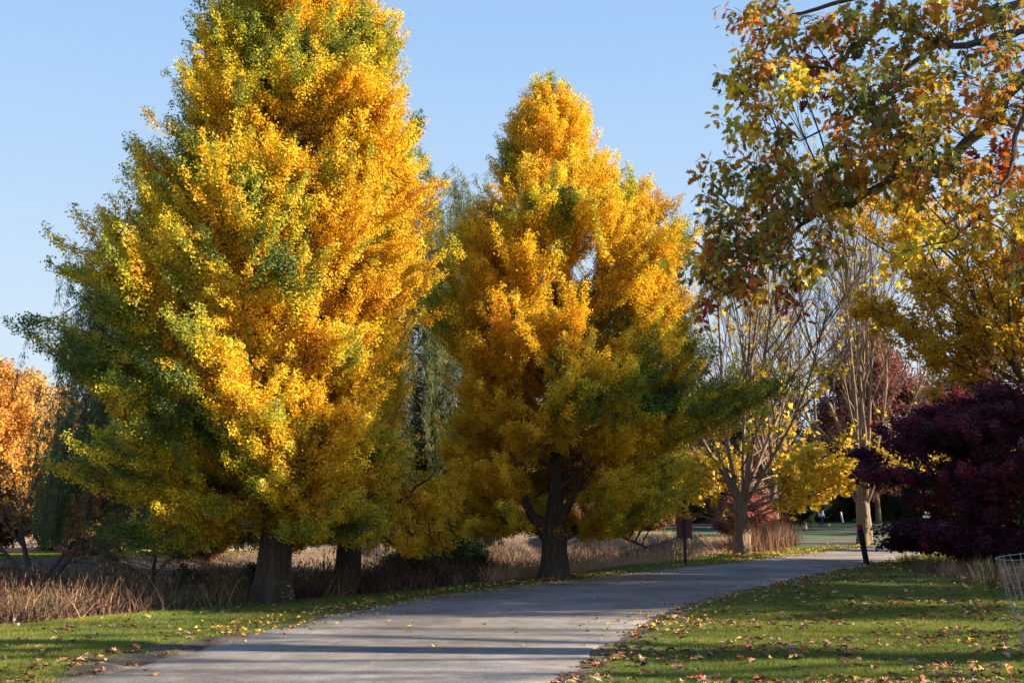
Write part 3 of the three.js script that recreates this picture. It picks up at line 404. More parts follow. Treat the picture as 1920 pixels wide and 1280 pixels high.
  for (let k = 0; k < 75; k++) { // the rest of its crown, out of the picture
    const p = [11.8 + gauss(r) * 3.6, 9.6 + gauss(r) * 2.3, -12.6 + gauss(r) * 3.8]; if (p[1] < 5.6 || (p[0] < -p[2] * 0.52 + 0.4 && p[1] < 1.6 + -p[2] * 0.56)) continue; clumps.push([rel(p), r() < 0.15, 0.3]);
  }
  const leaves = [new Scatter(), new Scatter()];
  const hue = (red, m) => { const u = r(); let c; if (red) c = u < 0.55 ? [0.2, 0.03, 0.02] : u < 0.85 ? [0.4, 0.09, 0.015] : [0.3, 0.16, 0.03]; else if (m < 0.34) c = u < 0.5 ? [0.13, 0.15, 0.03] : u < 0.8 ? [0.34, 0.22, 0.03] : [0.3, 0.1, 0.025]; else if (m < 0.64) c = u < 0.5 ? [0.42, 0.25, 0.025] : u < 0.72 ? [0.22, 0.21, 0.03] : [0.45, 0.16, 0.02]; else c = u < 0.7 ? [0.66, 0.46, 0.03] : [0.45, 0.42, 0.045]; const v = 0.8 + 0.4 * r(); return c.map(x => x * v); };
  for (const [c, red, size] of clumps) {
    let best = 0, at = 0, bd = 1e9; boughs.forEach((b, k) => b.pts.forEach((p, q) => { if (q < 8) return; const d = p.distanceToSquared(c) + (p.y > c.y ? 0.3 : 0); if (d < bd) { bd = d; best = k; at = q; } }));
    const b = boughs[best], p0 = b.pts[at], mid = p0.clone().lerp(c, 0.5).add(V(gauss(r) * 0.12, 0.1 + gauss(r) * 0.08, gauss(r) * 0.12)), tw = quad(p0, mid, c, 6), L = p0.distanceTo(c), m = r();
    b.t.tube(tw, tw.map((_, k) => lerp(0.008 + 0.006 * L, 0.004, k / 6)), 4);
    const nTw = 9;
    for (let k = 0; k < nTw; k++) {
      const s = tw[3 + Math.floor(r() * 4)], e = c.clone().add(V(gauss(r) * size * 1.15, gauss(r) * size * 0.95, gauss(r) * size * 1.3)), q = quad(s, s.clone().lerp(e, 0.5).add(V(0, 0.06, 0)), e, 3);
      b.t.tube(q, [0.005, 0.004, 0.0035, 0.003], 3);
      leaves[r() < 0.5 ? 0 : 1].add(e, (r() - 0.5) * 1.2, r() * 6.28, (r() - 0.5) * 1.2, 0.8 + 0.4 * r(), hue(red, m)); if (r() < 0.55) leaves[1].add(q[2], (r() - 0.5) * 1.2, r() * 6.28, (r() - 0.5) * 1.2, 0.7 + 0.4 * r(), hue(red, m));
    }
  }
  for (const b of boughs) { // small bare side twigs
    for (let k = 0; k < 10; k++) { const q = b.pts[12 + Math.floor(r() * 22)], e = q.clone().add(V(gauss(r) * 0.5 - 0.2, gauss(r) * 0.35, gauss(r) * 0.5)); b.t.tube(quad(q, q.clone().lerp(e, 0.5).add(V(0, 0.08, 0)), e, 4), [0.006, 0.005, 0.003], 3); }
    mesh('limb', b.t.geo(), M.oakBark, g);
  }
  leaves[0].build('crown', LEAF.oak, M.leaf, g); leaves[1].build('crown', LEAF.oak2, M.leaf, g);
}
// ---------------------------------------------------------------- trees out of the picture to the right: their shade falls over lane and lawn
[[22, -5, 17], [35, -8.2, 19], [27, -10.8, 17], [44, -12, 20], [24, -22, 11.5], [30, -20.5, 15], [25, -23, 16], [34, -24, 20.5], [27, -28.5, 18], [44, -33, 22], [33, -38, 17.5], [50, -24.7, 23], [66, -84, 18], [61, -97, 19], [73, -109, 20]].forEach(([x, z, h], k, all) => {
  bareTree({ name: 'park_tree', label: 'park tree out of the picture to the right, ' + ['nearest', 'second', 'third', 'fourth', 'fifth', 'sixth', 'seventh', 'eighth', 'ninth', 'tenth', 'eleventh', 'twelfth', 'thirteenth', 'fourteenth', 'fifteenth', 'sixteenth'][all.filter(q => q[1] > z).length] + ' from the camera along the lane', group: 'shade trees out of the picture', seed: 900 + k, at: [x, z], fork: k < 4 ? 9 : 3 + (k % 3), trunkR: k < 4 ? 0.34 : 0.3, bark: M.twig, kids: k < 4 ? [3, 2, 0] : [8, 5, 3], stems: fanStems(70 + k, k < 4 ? 4 : 6, k < 4 ? h - 9 : h * 0.78, 0.15, 0.12, 0.8), shrink: 0.44, spread: 0.6, lift: 0.05, leafy: (y, r) => (k < 4 ? 0 : y > 3.5 && r() < 0.7 ? 2 : 0), color: SUNNY, leaf: [LEAF.far], leafScale: 1.15 });
});
// ---------------------------------------------------------------- background trees and shrubs
function pal(a, b) { return (p, i, r) => { const v = 0.75 + 0.5 * r(); return mixc(a, b, clamp(i.mood + (r() - 0.5) * 0.5, 0, 1)).map(x => x * v); }; }
function dome(h, rad, low = 0.15) { return [[h * low, rad * 0.55], [h * 0.35, rad * 0.95], [h * 0.55, rad], [h * 0.75, rad * 0.8], [h * 0.92, rad * 0.45], [h, rad * 0.12]]; }
const OR = [0.6, 0.25, 0.03], OR2 = [0.55, 0.32, 0.07], RUST = [0.27, 0.09, 0.025], TAN = [0.42, 0.27, 0.14], PINK = [0.42, 0.24, 0.17], OLIVE = [0.2, 0.21, 0.06], PALEG = [0.28, 0.3, 0.12], DARKG = [0.035, 0.06, 0.025], WINE = [0.17, 0.06, 0.055], BROWN = [0.2, 0.13, 0.08], REDP = [0.45, 0.13, 0.09];
const far = [
  ['orange_oak', 'bright orange tree against the sky at the left edge', [-31.8, -62], 12, 4.6, OR, OR2, 110, 1.1],
  ['orange_oak', 'brown orange tree behind the bright orange one', [-38, -84], 13, 5.5, OR2, TAN, 80, 1.4],
  ['rust_tree', 'rust brown spreading tree low at the left edge', [-18.4, -36.5], 4.9, 2.0, RUST, [0.36, 0.15, 0.04], 60, 0.8],
  ['olive_shrub', 'pale olive rounded tree below the orange tree', [-27, -66], 6.6, 3.2, OLIVE, PALEG, 60, 1.1],
  ['olive_shrub', 'tan leafed shrub left of the hanging willow strands', [-23, -63], 5.2, 2.6, TAN, OLIVE, 45, 1.1],
  ['red_shrub', 'red pink shrub beyond the hollow, left of the largest ginkgo', [-22.4, -57], 2.6, 1.9, REDP, PINK, 40, 0.9],
  ['brown_tree', 'brown tree far behind the largest ginkgo', [-26, -95], 12, 5, BROWN, TAN, 70, 1.5],
  ['brown_tree', 'tan tree on the far bank between ginkgo and willow', [-14, -100], 11, 5, TAN, PINK, 70, 1.5],
  ['pale_tree', 'pale pink thin tree seen in the gap between the ginkgos', [-5.5, -98], 8.6, 3.2, PINK, TAN, 55, 1.2],
  ['pale_tree', 'pale tan thin tree just right of the gap between the ginkgos', [-0.8, -103], 9.6, 3.6, TAN, PALEG, 55, 1.3],
  ['green_bush', 'dark green bush at the hollow left of the smaller ginkgo', [-2.4, -40], 2.3, 1.5, [0.07, 0.11, 0.03], [0.18, 0.22, 0.045], 60, 0.75],
  ['green_bush', 'low green bush left of the dark green bush', [-3.9, -42], 1.7, 1.2, [0.06, 0.09, 0.03], [0.12, 0.15, 0.035], 35, 0.75],
  ['olive_tree', 'olive yellow tree behind the smaller ginkgo', [7.5, -104], 11, 4.2, OLIVE, TAN, 60, 1.4],
  ['brown_tree', 'brown tree behind the nearly bare maple', [15.5, -112], 15, 5.5, BROWN, PINK, 70, 1.5],
  ['wine_tree', 'wine red tree far behind the bare thick stemmed maple', [38, -112], 21, 7, WINE, [0.26, 0.1, 0.08], 90, 1.7],
  ['wine_tree', 'dull purple tree right of the nearly bare maple stems', [27, -120], 18, 7, WINE, BROWN, 80, 1.7],
  ['red_shrub', 'red leafed small tree behind the lower maple boughs', [24.5, -103], 9, 4, REDP, BROWN, 45, 1.2],
  ['yellow_shrub', 'yellow green bush seen under the purple maple', [27.5, -58], 4.2, 2.6, [0.42, 0.36, 0.04], OLIVE, 50, 1],
  ['yellow_shrub', 'golden bush at the right edge under the purple maple', [33, -62], 5, 2.8, [0.5, 0.34, 0.03], OLIVE, 50, 1],
  ['dark_evergreen', 'dark broad evergreen beyond the far lawn, right of the nearly bare maple', [31.5, -122], 9, 5, DARKG, [0.06, 0.085, 0.03], 80, 1.5],
  ['dark_evergreen', 'dark evergreen mass behind the bare thick stemmed maple', [43, -126], 10, 5.5, DARKG, [0.06, 0.085, 0.03], 80, 1.5],
  ['brown_tree', 'brown tree at the back right above the purple maple', [52, -120], 18, 7, BROWN, WINE, 80, 1.7],
  ['brown_tree', 'ochre tree at the back right edge', [63, -116], 15, 6, [0.35, 0.2, 0.05], BROWN, 80, 1.7],
  ['russet_shrub', 'russet brush on the far bank, left of the sapling under the largest ginkgo', [-17.5, -60], 2.2, 2.4, RUST, TAN, 40, 0.8],
  ['russet_shrub', 'tan brush on the far bank, behind the sapling under the largest ginkgo', [-20.5, -70], 3, 2.8, TAN, PINK, 40, 1],
  ['russet_shrub', 'pink brown brush on the far bank between the two left trunks', [-11.5, -76], 2.6, 3, PINK, RUST, 40, 1],
  ['russet_shrub', 'russet brush right of the dark ginkgo trunk, on the far bank', [-7.2, -92], 3.6, 3.6, RUST, PINK, 45, 1.1],
  ['russet_shrub', 'purple brown brush past the pond, left of the smaller ginkgo trunk', [-1.5, -97], 3, 3.4, WINE, TAN, 45, 1.1],
  ['russet_shrub', 'purple brown brush past the pond, right of the smaller ginkgo trunk', [5.5, -98], 3, 3.2, WINE, BROWN, 45, 1.1],
  ['russet_shrub', 'brown brush past the pond, just left of the park sign', [11, -93], 2.8, 3, BROWN, RUST, 45, 1.1],
  ['russet_shrub', 'red brown brush behind the nearly bare maple trunk', [17.6, -82], 3.2, 2.6, WINE, REDP, 45, 1],
  ['russet_shrub', 'pink tan brush right of the nearly bare maple, behind the dry stalks', [21.5, -96], 4.4, 3, PINK, BROWN, 45, 1.1],
  ['hedge_shrub', 'olive shrub on the far bank seen through the fork of the smaller ginkgo', [8.6, -116], 5, 4.4, OLIVE, TAN, 50, 1.5],
  ['hedge_shrub', 'green brown shrub at the far lawn edge, right above the park sign', [19.5, -119], 4.4, 4, OLIVE, BROWN, 45, 1.5],
  ['hedge_shrub', 'dark shrub at the far lawn edge behind the young evergreen', [27, -126], 4.6, 5, DARKG, BROWN, 45, 1.5],
  ['hedge_shrub', 'dark shrub at the far lawn edge straight behind the walker', [37.5, -130], 4.8, 5.4, BROWN, OLIVE, 45, 1.5],
  ['hedge_shrub', 'dark shrub at the far lawn edge, behind the bare thick stemmed maple', [47, -131], 5, 5.4, DARKG, OLIVE, 45, 1.5],
  ['hedge_shrub', 'dark olive shrub at the far lawn edge, seen past the left of the purple maple', [51.5, -122], 5, 4.6, DARKG, OLIVE, 50, 1.5],
  ['hedge_shrub', 'brown shrub at the far lawn edge, seen under the purple maple', [57, -128], 5, 5.6, BROWN, OLIVE, 45, 1.5],
  ['hedge_shrub', 'brown shrub at the far lawn edge, near the right edge', [68, -124], 5, 5.6, BROWN, WINE, 45, 1.5],
  ['hedge_shrub', 'brown shrub on the far bank right of the smaller ginkgo', [13.5, -122], 4.6, 5.2, BROWN, PINK, 45, 1.5],
  ['hedge_shrub', 'tan shrub on the far bank seen past the smaller ginkgo trunk', [3, -118], 4.4, 5, TAN, BROWN, 45, 1.5],
  ['green_tree', 'green tree past the far lawn left of the walker', [21.5, -124], 8.5, 4, [0.08, 0.1, 0.03], OLIVE, 60, 1.4],
];
far.forEach(([name, label, at, h, rad, a, b, n, ls], k) => leafTree({ name, label, category: /shrub|bush/.test(name) ? 'shrub' : 'tree', seed: 1300 + k * 7, at, trunkR: 0.05 + h * 0.013, bark: /pale/.test(name) ? M.paleBark : M.twig, trunkH: h * 0.8, h0: h * (/shrub|bush/.test(name) ? 0.06 : 0.2), nPrim: 16, maxR: rad, profile: dome(h, rad, /shrub|bush/.test(name) ? 0.04 : /green/.test(name) ? 0.1 : 0.22), clumps: n, tips: 8, clumpSize: rad * 0.16, shoot: rad * 0.28, up: 0.6, step: 0.17 * ls, fuzz: 0.15 * ls, leafScale: ls * 0.75, inner: 0.35, leaf: [LEAF.far], color: pal(a, b) }));
// the far wood that closes the view: row upon row of bare and leafy trees
const ORD = ['first', 'second', 'third', 'fourth', 'fifth', 'sixth', 'seventh', 'eighth', 'ninth', 'tenth', 'eleventh', 'twelfth', 'thirteenth', 'fourteenth', 'fifteenth', 'sixteenth', 'seventeenth'], rank = (L, k) => L.filter(q => q[0] / -q[1] < L[k][0] / -L[k][1]).length;
const WOOD = [[-62, -128], [-48, -134], [-34, -138], [-20, -136], [-8, -142], [5, -138], [17, -144], [30, -150], [47, -148], [62, -146], [78, -140], [-76, -120]];
WOOD.forEach(([x, z], k) => {
  const c = [[BROWN, TAN], [TAN, OLIVE], [WINE, BROWN], [OLIVE, TAN]][k % 4], h = 13 + 5 * hash(k, 3, 1);
  leafTree({ name: 'wood_tree', label: ORD[rank(WOOD, k)] + ' from the left of the trees in the far wood that closes the view', group: 'far wood', seed: 2000 + k, at: [x, z], trunkR: 0.25, bark: M.twig, trunkH: h * 0.85, h0: h * 0.15, nPrim: 16, maxR: 8, profile: dome(h, 7.5, 0.08), clumps: 80, tips: 7, clumpSize: 1.2, shoot: 2, up: 0.6, step: 0.34, fuzz: 0.3, leafScale: 1.7, inner: 0.3, leaf: [LEAF.far], color: pal(...c) });
});
// forked leaning small tree at the left edge of the hollow
bareTree({ name: 'leaning_tree', label: 'small forked tree leaning over the reeds at the left edge', seed: 611, at: [-13.9, -32], fork: 0.5, trunkR: 0.14, ridge: 0.02, bark: M.oakBark, kids: [6, 5, 3], stems: [{ d: [0.9, 0.75, 0.1], h: 0.4, len: 3.4, r: 0.1 }, { d: [0.45, 1, -0.1], h: 0.4, len: 3.2, r: 0.08 }, { d: [-0.25, 1, 0.1], h: 0.4, len: 3.4, r: 0.1 }, { d: [-0.9, 0.9, 0], h: 0.4, len: 3.2, r: 0.09 }], shrink: 0.5, spread: 0.7, lift: 0.04, leafy: (y, r) => (r() < 0.4 ? 2 : 0), color: (p, r) => mixc(RUST, [0.3, 0.2, 0.04], r()), leaf: [LEAF.oval], leafScale: 0.8 });
bareTree({ name: 'sapling', label: 'thin upright sapling in the reeds under the largest ginkgo', seed: 612, at: [-8.7, -26.5], fork: 1.6, trunkR: 0.05, ridge: 0.008, bark: M.darkBark, kids: [5, 4, 2], stems: [{ d: [0.1, 1, 0], h: 1.5, len: 1.6, r: 0.04 }, { d: [-0.8, 0.5, 0.2], h: 1.0, len: 1.4, r: 0.02 }, { d: [0.7, 0.6, 0.2], h: 1.2, len: 1.2, r: 0.02 }], shrink: 0.5, leafy: (y, r) => (r() < 0.5 ? 2 : 0), color: (p, r) => mixc([0.08, 0.1, 0.03], [0.16, 0.16, 0.05], r()), leaf: [LEAF.willow], leafScale: 0.9 });
[[-10.6, -19.6, 1.0, 'dark bramble bush at the far left end of the reeds'], [-8.9, -21.4, 0.9, 'low brown bramble at the lawn edge left of the largest ginkgo'], [-7.3, -24.6, 1.1, 'olive bramble in the reeds just left of the largest ginkgo trunk'], [-11.8, -24.5, 1.3, 'tall dark bramble in the reeds near the left edge'], [-7, -30, 1.2, 'dark bramble seen between ginkgo trunk and sapling'], [-2.6, -29.6, 1.0, 'olive bramble right of the dark ginkgo trunk'], [-0.9, -34, 0.9, 'brown bramble left of the smaller ginkgo trunk']].forEach(([x, z, h, label], k) => leafTree({ name: 'bramble_bush', label, category: 'shrub', group: 'brambles in the reeds', seed: 1700 + k, at: [x, z], trunkR: 0.03, bark: M.darkBark, trunkH: h * 0.7, h0: 0.08, nPrim: 10, maxR: 1, profile: [[0.1, 0.7], [h * 0.5, 1], [h * 0.85, 0.7], [h, 0.2]], clumps: 22, tips: 7, clumpSize: 0.22, shoot: 0.4, up: 0.5, step: 0.12, fuzz: 0.08, leafScale: 0.75, inner: 0.2, leaf: [LEAF.oval], color: pal(k % 2 ? [0.13, 0.07, 0.04] : [0.04, 0.06, 0.025], [0.12, 0.1, 0.04]) }));
// evergreen with a white wrapped trunk, and two more wrapped saplings on the far lawn
leafTree({ name: 'young_evergreen', label: 'young dark evergreen with a white wrapped trunk beside the walker', seed: 620, at: [24.9, -92], trunkR: 0.1, bark: M.darkBark, trunkH: 3.6, h0: 1.4, nPrim: 14, maxR: 2.6, profile: [[1.1, 0.8], [1.8, 2.1], [2.8, 2.5], [3.8, 1.9], [4.6, 0.5]], clumps: 70, tips: 8, clumpSize: 0.4, shoot: 0.6, up: 0.3, step: 0.12, leafScale: 1.5, inner: 0.2, leaf: [LEAF.conifer], color: pal(DARKG, [0.045, 0.08, 0.035]) });
const white = new THREE.MeshStandardMaterial({ color: tint(0.5, 0.5, 0.5), roughness: 0.7 }), blackBand = new THREE.MeshStandardMaterial({ color: tint(0.05, 0.05, 0.05), roughness: 0.8 });
[[24.9, -91.85, 'white trunk wrap with dark bands on the young evergreen'], [34.3, -112, 'slim white trunk wrap right of the walker, on the far lawn'], [27.2, -113, 'white trunk wrap on the far lawn just right of the nearly bare maple trunk']].forEach(([x, z, label], k) => {
  const g = new THREE.Group(); g.position.set(x, height(x, z), z); tag(g, 'trunk_wrap', label, 'tree guard', 'white trunk wraps'); if (k) g.rotation.z = 0.16;
  mesh('sleeve', new THREE.LatheGeometry([[0.15, 0.1], [0.155, 0.3], [0.15, 0.75], [0.145, k ? 1.2 : 1.05], [0.13, k ? 1.22 : 1.07]].map(p => new THREE.Vector2(p[0] * (k ? 0.7 : 1), p[1])), 14), white, g);
  for (const h of [0.16, 0.52]) { const b = mesh('band', new THREE.CylinderGeometry(k ? 0.112 : 0.16, k ? 0.112 : 0.16, 0.05, 14), blackBand, g); b.position.y = h; }
});
// ---------------------------------------------------------------- sign seen from behind, marker post, wire cage
const box = (w, h, d) => { const s = new THREE.Shape(), b = Math.min(w, h, d) * 0.12; s.moveTo(-w / 2 + b, -h / 2 + b); s.lineTo(w / 2 - b, -h / 2 + b); s.lineTo(w / 2 - b, h / 2 - b); s.lineTo(-w / 2 + b, h / 2 - b); s.closePath(); const g = new THREE.ExtrudeGeometry(s, { depth: d - 2 * b, bevelEnabled: true, bevelSize: b, bevelThickness: b, bevelSegments: 2 }); g.translate(0, 0, -d / 2 + b); return g; };
{
  const g = new THREE.Group(); g.position.set(6.8, height(6.8, -42.7) - 0.03, -42.7); g.rotation.y = -0.08; tag(g, 'park_sign', 'dark red park sign on a black post, seen from behind', 'sign');
  const post = new THREE.MeshStandardMaterial({ color: tint(0.018, 0.016, 0.016), roughness: 0.7 }), red = new THREE.MeshStandardMaterial({ color: tint(0.16, 0.022, 0.03), roughness: 0.6 }), trim = new THREE.MeshStandardMaterial({ color: tint(0.06, 0.05, 0.055), roughness: 0.6 });
  mesh('post', box(0.11, 1.82, 0.11), post, g).position.set(0, 0.9, 0.06);
  for (const s of [-1, 1]) { mesh('board', box(0.3, 0.69, 0.045), red, g).position.set(s * 0.152, 1.44, -0.03); }
  mesh('cap', box(0.72, 0.035, 0.1), trim, g).position.set(0, 1.81, -0.045); mesh('bottom_rail', box(0.62, 0.03, 0.06), post, g).position.set(0, 1.075, -0.03);
  for (const y of [1.25, 1.62]) { const b = mesh('bolt', new THREE.CylinderGeometry(0.014, 0.014, 0.02, 8), trim, g); b.rotation.x = Math.PI / 2; b.position.set(0, y, 0.125); }
}
{
  const g = new THREE.Group(); g.position.set(13.9, height(13.9, -42.6) - 0.05, -42.6); g.rotation.z = 0.14; tag(g, 'marker_post', 'leaning dark brown marker post with a red top beside the lane', 'post');
  const wood = new THREE.MeshStandardMaterial({ color: tint(0.05, 0.028, 0.03), roughness: 0.85, map: barkTex }), red = new THREE.MeshStandardMaterial({ color: tint(0.5, 0.02, 0.03), roughness: 0.45 });
  mesh('post_body', box(0.19, 1.42, 0.17), wood, g).position.y = 0.71; mesh('red_band', box(0.2, 0.15, 0.18), red, g).position.y = 1.49; mesh('top_cap', box(0.17, 0.03, 0.15), wood, g).position.y = 1.58;
}
{
  const g = new THREE.Group(), x = 6.55, z = -13.3; g.position.set(x, height(x, z) - 0.04, z); g.rotation.z = 0.16; tag(g, 'wire_cage', 'leaning galvanised wire mesh cage on the lawn at the right edge', 'tree guard');
  const wire = new THREE.MeshStandardMaterial({ color: tint(0.34, 0.32, 0.3), roughness: 0.5, metalness: 0.4 }), R = h => 0.32 + 0.05 * h;
  for (let k = 0; k < 22; k++) { const a = k / 22 * Math.PI * 2, p = [], w = rand(50 + k); for (let q = 0; q <= 8; q++) { const h = q / 8 * 1.3, rr = R(h) + 0.012 * gauss(w) + (q === 8 ? 0.02 : 0); p.push(V(Math.cos(a + 0.03 * gauss(w)) * rr, h, Math.sin(a) * rr)); } mesh('upright_wire', new Tubes().tube(p, [0.0034], 5).geo(), wire, g); }
  for (let k = 0; k < 8; k++) { const h = 0.12 + k / 7 * 1.17, p = [], w = rand(90 + k); for (let q = 0; q <= 44; q++) { const a = q / 44 * Math.PI * 2, rr = R(h) + 0.006; p.push(V(Math.cos(a) * rr, h + 0.012 * Math.sin(a * 2 + k), Math.sin(a) * rr)); } mesh('ring_wire', new Tubes().tube(p, [k === 7 ? 0.0045 : 0.0026], 5).geo(), wire, g); }
}
{ const g = new THREE.Group(); g.position.set(2.8, height(2.8, -34.6), -34.6); tag(g, 'plant_stake', 'thin pale green stake standing at the pond edge right of the smaller ginkgo', 'stake'); mesh('rod', new Tubes().tube([V(0, -0.1, 0), V(0.005, 0.6, 0), V(0, 1.08, 0)], [0.012], 6, true).geo(), new THREE.MeshStandardMaterial({ color: tint(0.2, 0.32, 0.16), roughness: 0.6 }), g); mesh('tip', new Tubes().tube([V(0, 1.07, 0), V(0, 1.13, 0)], [0.014, 0.01], 6, true).geo(), white, g); }
{ const g = new THREE.Group(), x = 26.9, z = -92; g.position.set(x, height(x, z), z); tag(g, 'marker_flag', 'tiny yellow marker flag on the far lawn near the walker', 'flag'); mesh('wire', new Tubes().tube([V(0, -0.05, 0), V(0, 0.55, 0)], [0.012], 5, true).geo(), blackBand, g); mesh('flag', box(0.2, 0.16, 0.012), new THREE.MeshStandardMaterial({ color: tint(0.75, 0.6, 0.05), roughness: 0.7 }), g).position.set(0.1, 0.46, 0); }
// ---------------------------------------------------------------- the walker on the far path
function flesh(caps, lo, hi, cell, k = 0.03) { // smooth union of tapered capsules, meshed
  const size = Math.max(hi[0] - lo[0], hi[1] - lo[1], hi[2] - lo[2]), res = Math.min(110, Math.ceil(size / cell)), mc = new MarchingCubes(res, new THREE.MeshBasicMaterial(), false, false, 200000);
  const half = size / 2, cx = (lo[0] + hi[0]) / 2, cy = (lo[1] + hi[1]) / 2, cz = (lo[2] + hi[2]) / 2; mc.isolation = 0;
  for (let z = 0; z < res; z++) for (let y = 0; y < res; y++) for (let x = 0; x < res; x++) {
    const p = [cx + (x - res / 2) / (res / 2) * half, cy + (y - res / 2) / (res / 2) * half, cz + (z - res / 2) / (res / 2) * half]; let s = 0;
    for (const [a, b, ra, rb, sx = 1] of caps) { const e = [b[0] - a[0], b[1] - a[1], b[2] - a[2]], q = [p[0] - a[0], p[1] - a[1], p[2] - a[2]], t = clamp((q[0] * e[0] + q[1] * e[1] + q[2] * e[2]) / (e[0] * e[0] + e[1] * e[1] + e[2] * e[2] + 1e-9), 0, 1); const dx = (q[0] - e[0] * t) / sx, dy = q[1] - e[1] * t, dz = q[2] - e[2] * t; s += Math.exp(-(Math.sqrt(dx * dx + dy * dy + dz * dz) - lerp(ra, rb, t)) / k * 2); }
    mc.field[x + y * res + z * res * res] = clamp(Math.log(Math.max(s, 1e-12)) * k / 2, -0.3, 0.3);
  }
  mc.update(); const n = mc.count, g = new THREE.BufferGeometry(), pos = new Float32Array(mc.positionArray.slice(0, n * 3));
  for (let i = 0; i < n; i++) { pos[i * 3] = cx + pos[i * 3] * half; pos[i * 3 + 1] = cy + pos[i * 3 + 1] * half; pos[i * 3 + 2] = cz + pos[i * 3 + 2] * half; }
  g.setAttribute('position', new THREE.BufferAttribute(pos, 3)); g.setAttribute('normal', new THREE.BufferAttribute(new Float32Array(mc.normalArray.slice(0, n * 3)), 3)); return g;
}
{
  const g = new THREE.Group(), x = 29.8, z = -104; g.position.set(x, height(x, z), z); g.rotation.y = 0.5; tag(g, 'person', 'person in a pale blue jacket and dark trousers standing on the far path', 'person');
  const sk = new THREE.MeshStandardMaterial({ color: tint(0.5, 0.3, 0.2), roughness: 0.6 }), cloth = (r, gg, b) => new THREE.MeshStandardMaterial({ color: tint(r, gg, b), roughness: 0.9 });
  const leg = s => [[[s * 0.09, 0.92, 0], [s * 0.11, 0.5, 0.02], 0.085, 0.058], [[s * 0.11, 0.5, 0.02], [s * 0.13, 0.09, -0.01], 0.058, 0.04]], arm = (s, out) => [[[s * 0.19, 1.4, 0], [s * (0.25 + out), 1.12, -0.03], 0.055, 0.045], [[s * (0.25 + out), 1.12, -0.03], [s * (0.27 + out * 1.6), 0.9, 0.07], 0.043, 0.032]];
  const torso = [[[0, 0.95, 0], [0, 1.2, 0], 0.125, 0.115, 1.25], [[0, 1.2, 0], [0, 1.4, 0], 0.125, 0.105, 1.45]], head = [[[0, 1.42, 0], [0, 1.56, 0.02], 0.052, 0.05], [[0, 1.6, 0.02], [0, 1.65, 0.01], 0.082, 0.088]], feet = [-1, 1].map(s => [[s * 0.13, 0.045, -0.03], [s * 0.14, 0.035, 0.14], 0.045, 0.035]);
  const parts = [flesh([...torso, ...head, ...leg(-1), ...leg(1), ...arm(-1, 0.08), ...arm(1, 0.02), ...feet], [-0.5, 0, -0.3], [0.5, 1.8, 0.3], 0.02)];
  const hands = [-1, 1].map(s => { const out = s < 0 ? 0.08 : 0.02, o = [s * (0.27 + out * 1.6), 0.9, 0.07], caps = [[[o[0], o[1], o[2]], [o[0] + s * 0.005, o[1] - 0.08, o[2] + 0.02], 0.026, 0.03]]; [0.07, 0.085, 0.08, 0.062].forEach((l, f) => { const a = [o[0] + s * 0.005, o[1] - 0.085, o[2] - 0.012 + f * 0.019]; caps.push([a, [a[0] - s * 0.008, a[1] - l * 0.55, a[2] + 0.004], 0.0095, 0.0085], [[a[0] - s * 0.008, a[1] - l * 0.55, a[2] + 0.004], [a[0] - s * 0.028, a[1] - l, a[2] + 0.006], 0.0085, 0.0075]); }); caps.push([[o[0] - s * 0.005, o[1] - 0.035, o[2] + 0.04], [o[0] - s * 0.02, o[1] - 0.085, o[2] + 0.075], 0.012, 0.009]); return flesh(caps, [o[0] - 0.11, o[1] - 0.2, o[2] - 0.09], [o[0] + 0.11, o[1] + 0.03, o[2] + 0.13], 0.0035, 0.006); });
  const face = flesh([[[0, 1.6, 0.02], [0, 1.655, 0.012], 0.083, 0.088], [[0, 1.62, 0.1], [0, 1.6, 0.118], 0.01, 0.014], [[-0.09, 1.63, 0], [-0.092, 1.605, 0], 0.018, 0.012], [[0.09, 1.63, 0], [0.092, 1.605, 0], 0.018, 0.012], [[0, 1.555, 0.06], [0, 1.55, 0.075], 0.03, 0.026]], [-0.14, 1.48, -0.14], [0.14, 1.78, 0.16], 0.005, 0.012);
  mesh('body', mergeGeometries([...parts, ...hands, face]), sk, g);
  mesh('jacket', flesh([...torso.map(c => [c[0], c[1], c[2] + 0.025, c[3] + 0.022, c[4]]), ...[...arm(-1, 0.08), ...arm(1, 0.02)].map(c => [c[0], c[1], c[2] + 0.022, c[3] + 0.02]), [[0, 1.44, -0.02], [0, 1.48, -0.03], 0.075, 0.07]], [-0.5, 0.75, -0.3], [0.5, 1.6, 0.3], 0.014), cloth(0.44, 0.52, 0.68), g);
  mesh('trousers', flesh([[[0, 0.98, 0], [0, 0.92, 0], 0.13, 0.13, 1.2], ...[...leg(-1), ...leg(1)].map(c => [c[0], c[1], c[2] + 0.015, c[3] + 0.018])], [-0.35, 0.04, -0.3], [0.35, 1.12, 0.3], 0.014), cloth(0.02, 0.024, 0.04), g);
  mesh('hair', flesh([[[0, 1.64, -0.015], [0, 1.68, -0.005], 0.094, 0.085], [[0, 1.6, -0.05], [0, 1.5, -0.06], 0.07, 0.05]], [-0.15, 1.4, -0.18], [0.15, 1.8, 0.12], 0.008, 0.02), cloth(0.09, 0.05, 0.03), g);
  for (const f of feet) mesh('shoe', flesh([[f[0], f[1], 0.052, 0.043]], [f[0][0] - 0.08, -0.01, -0.1], [f[0][0] + 0.1, 0.11, 0.22], 0.012, 0.01), cloth(0.25, 0.26, 0.3), g);
}
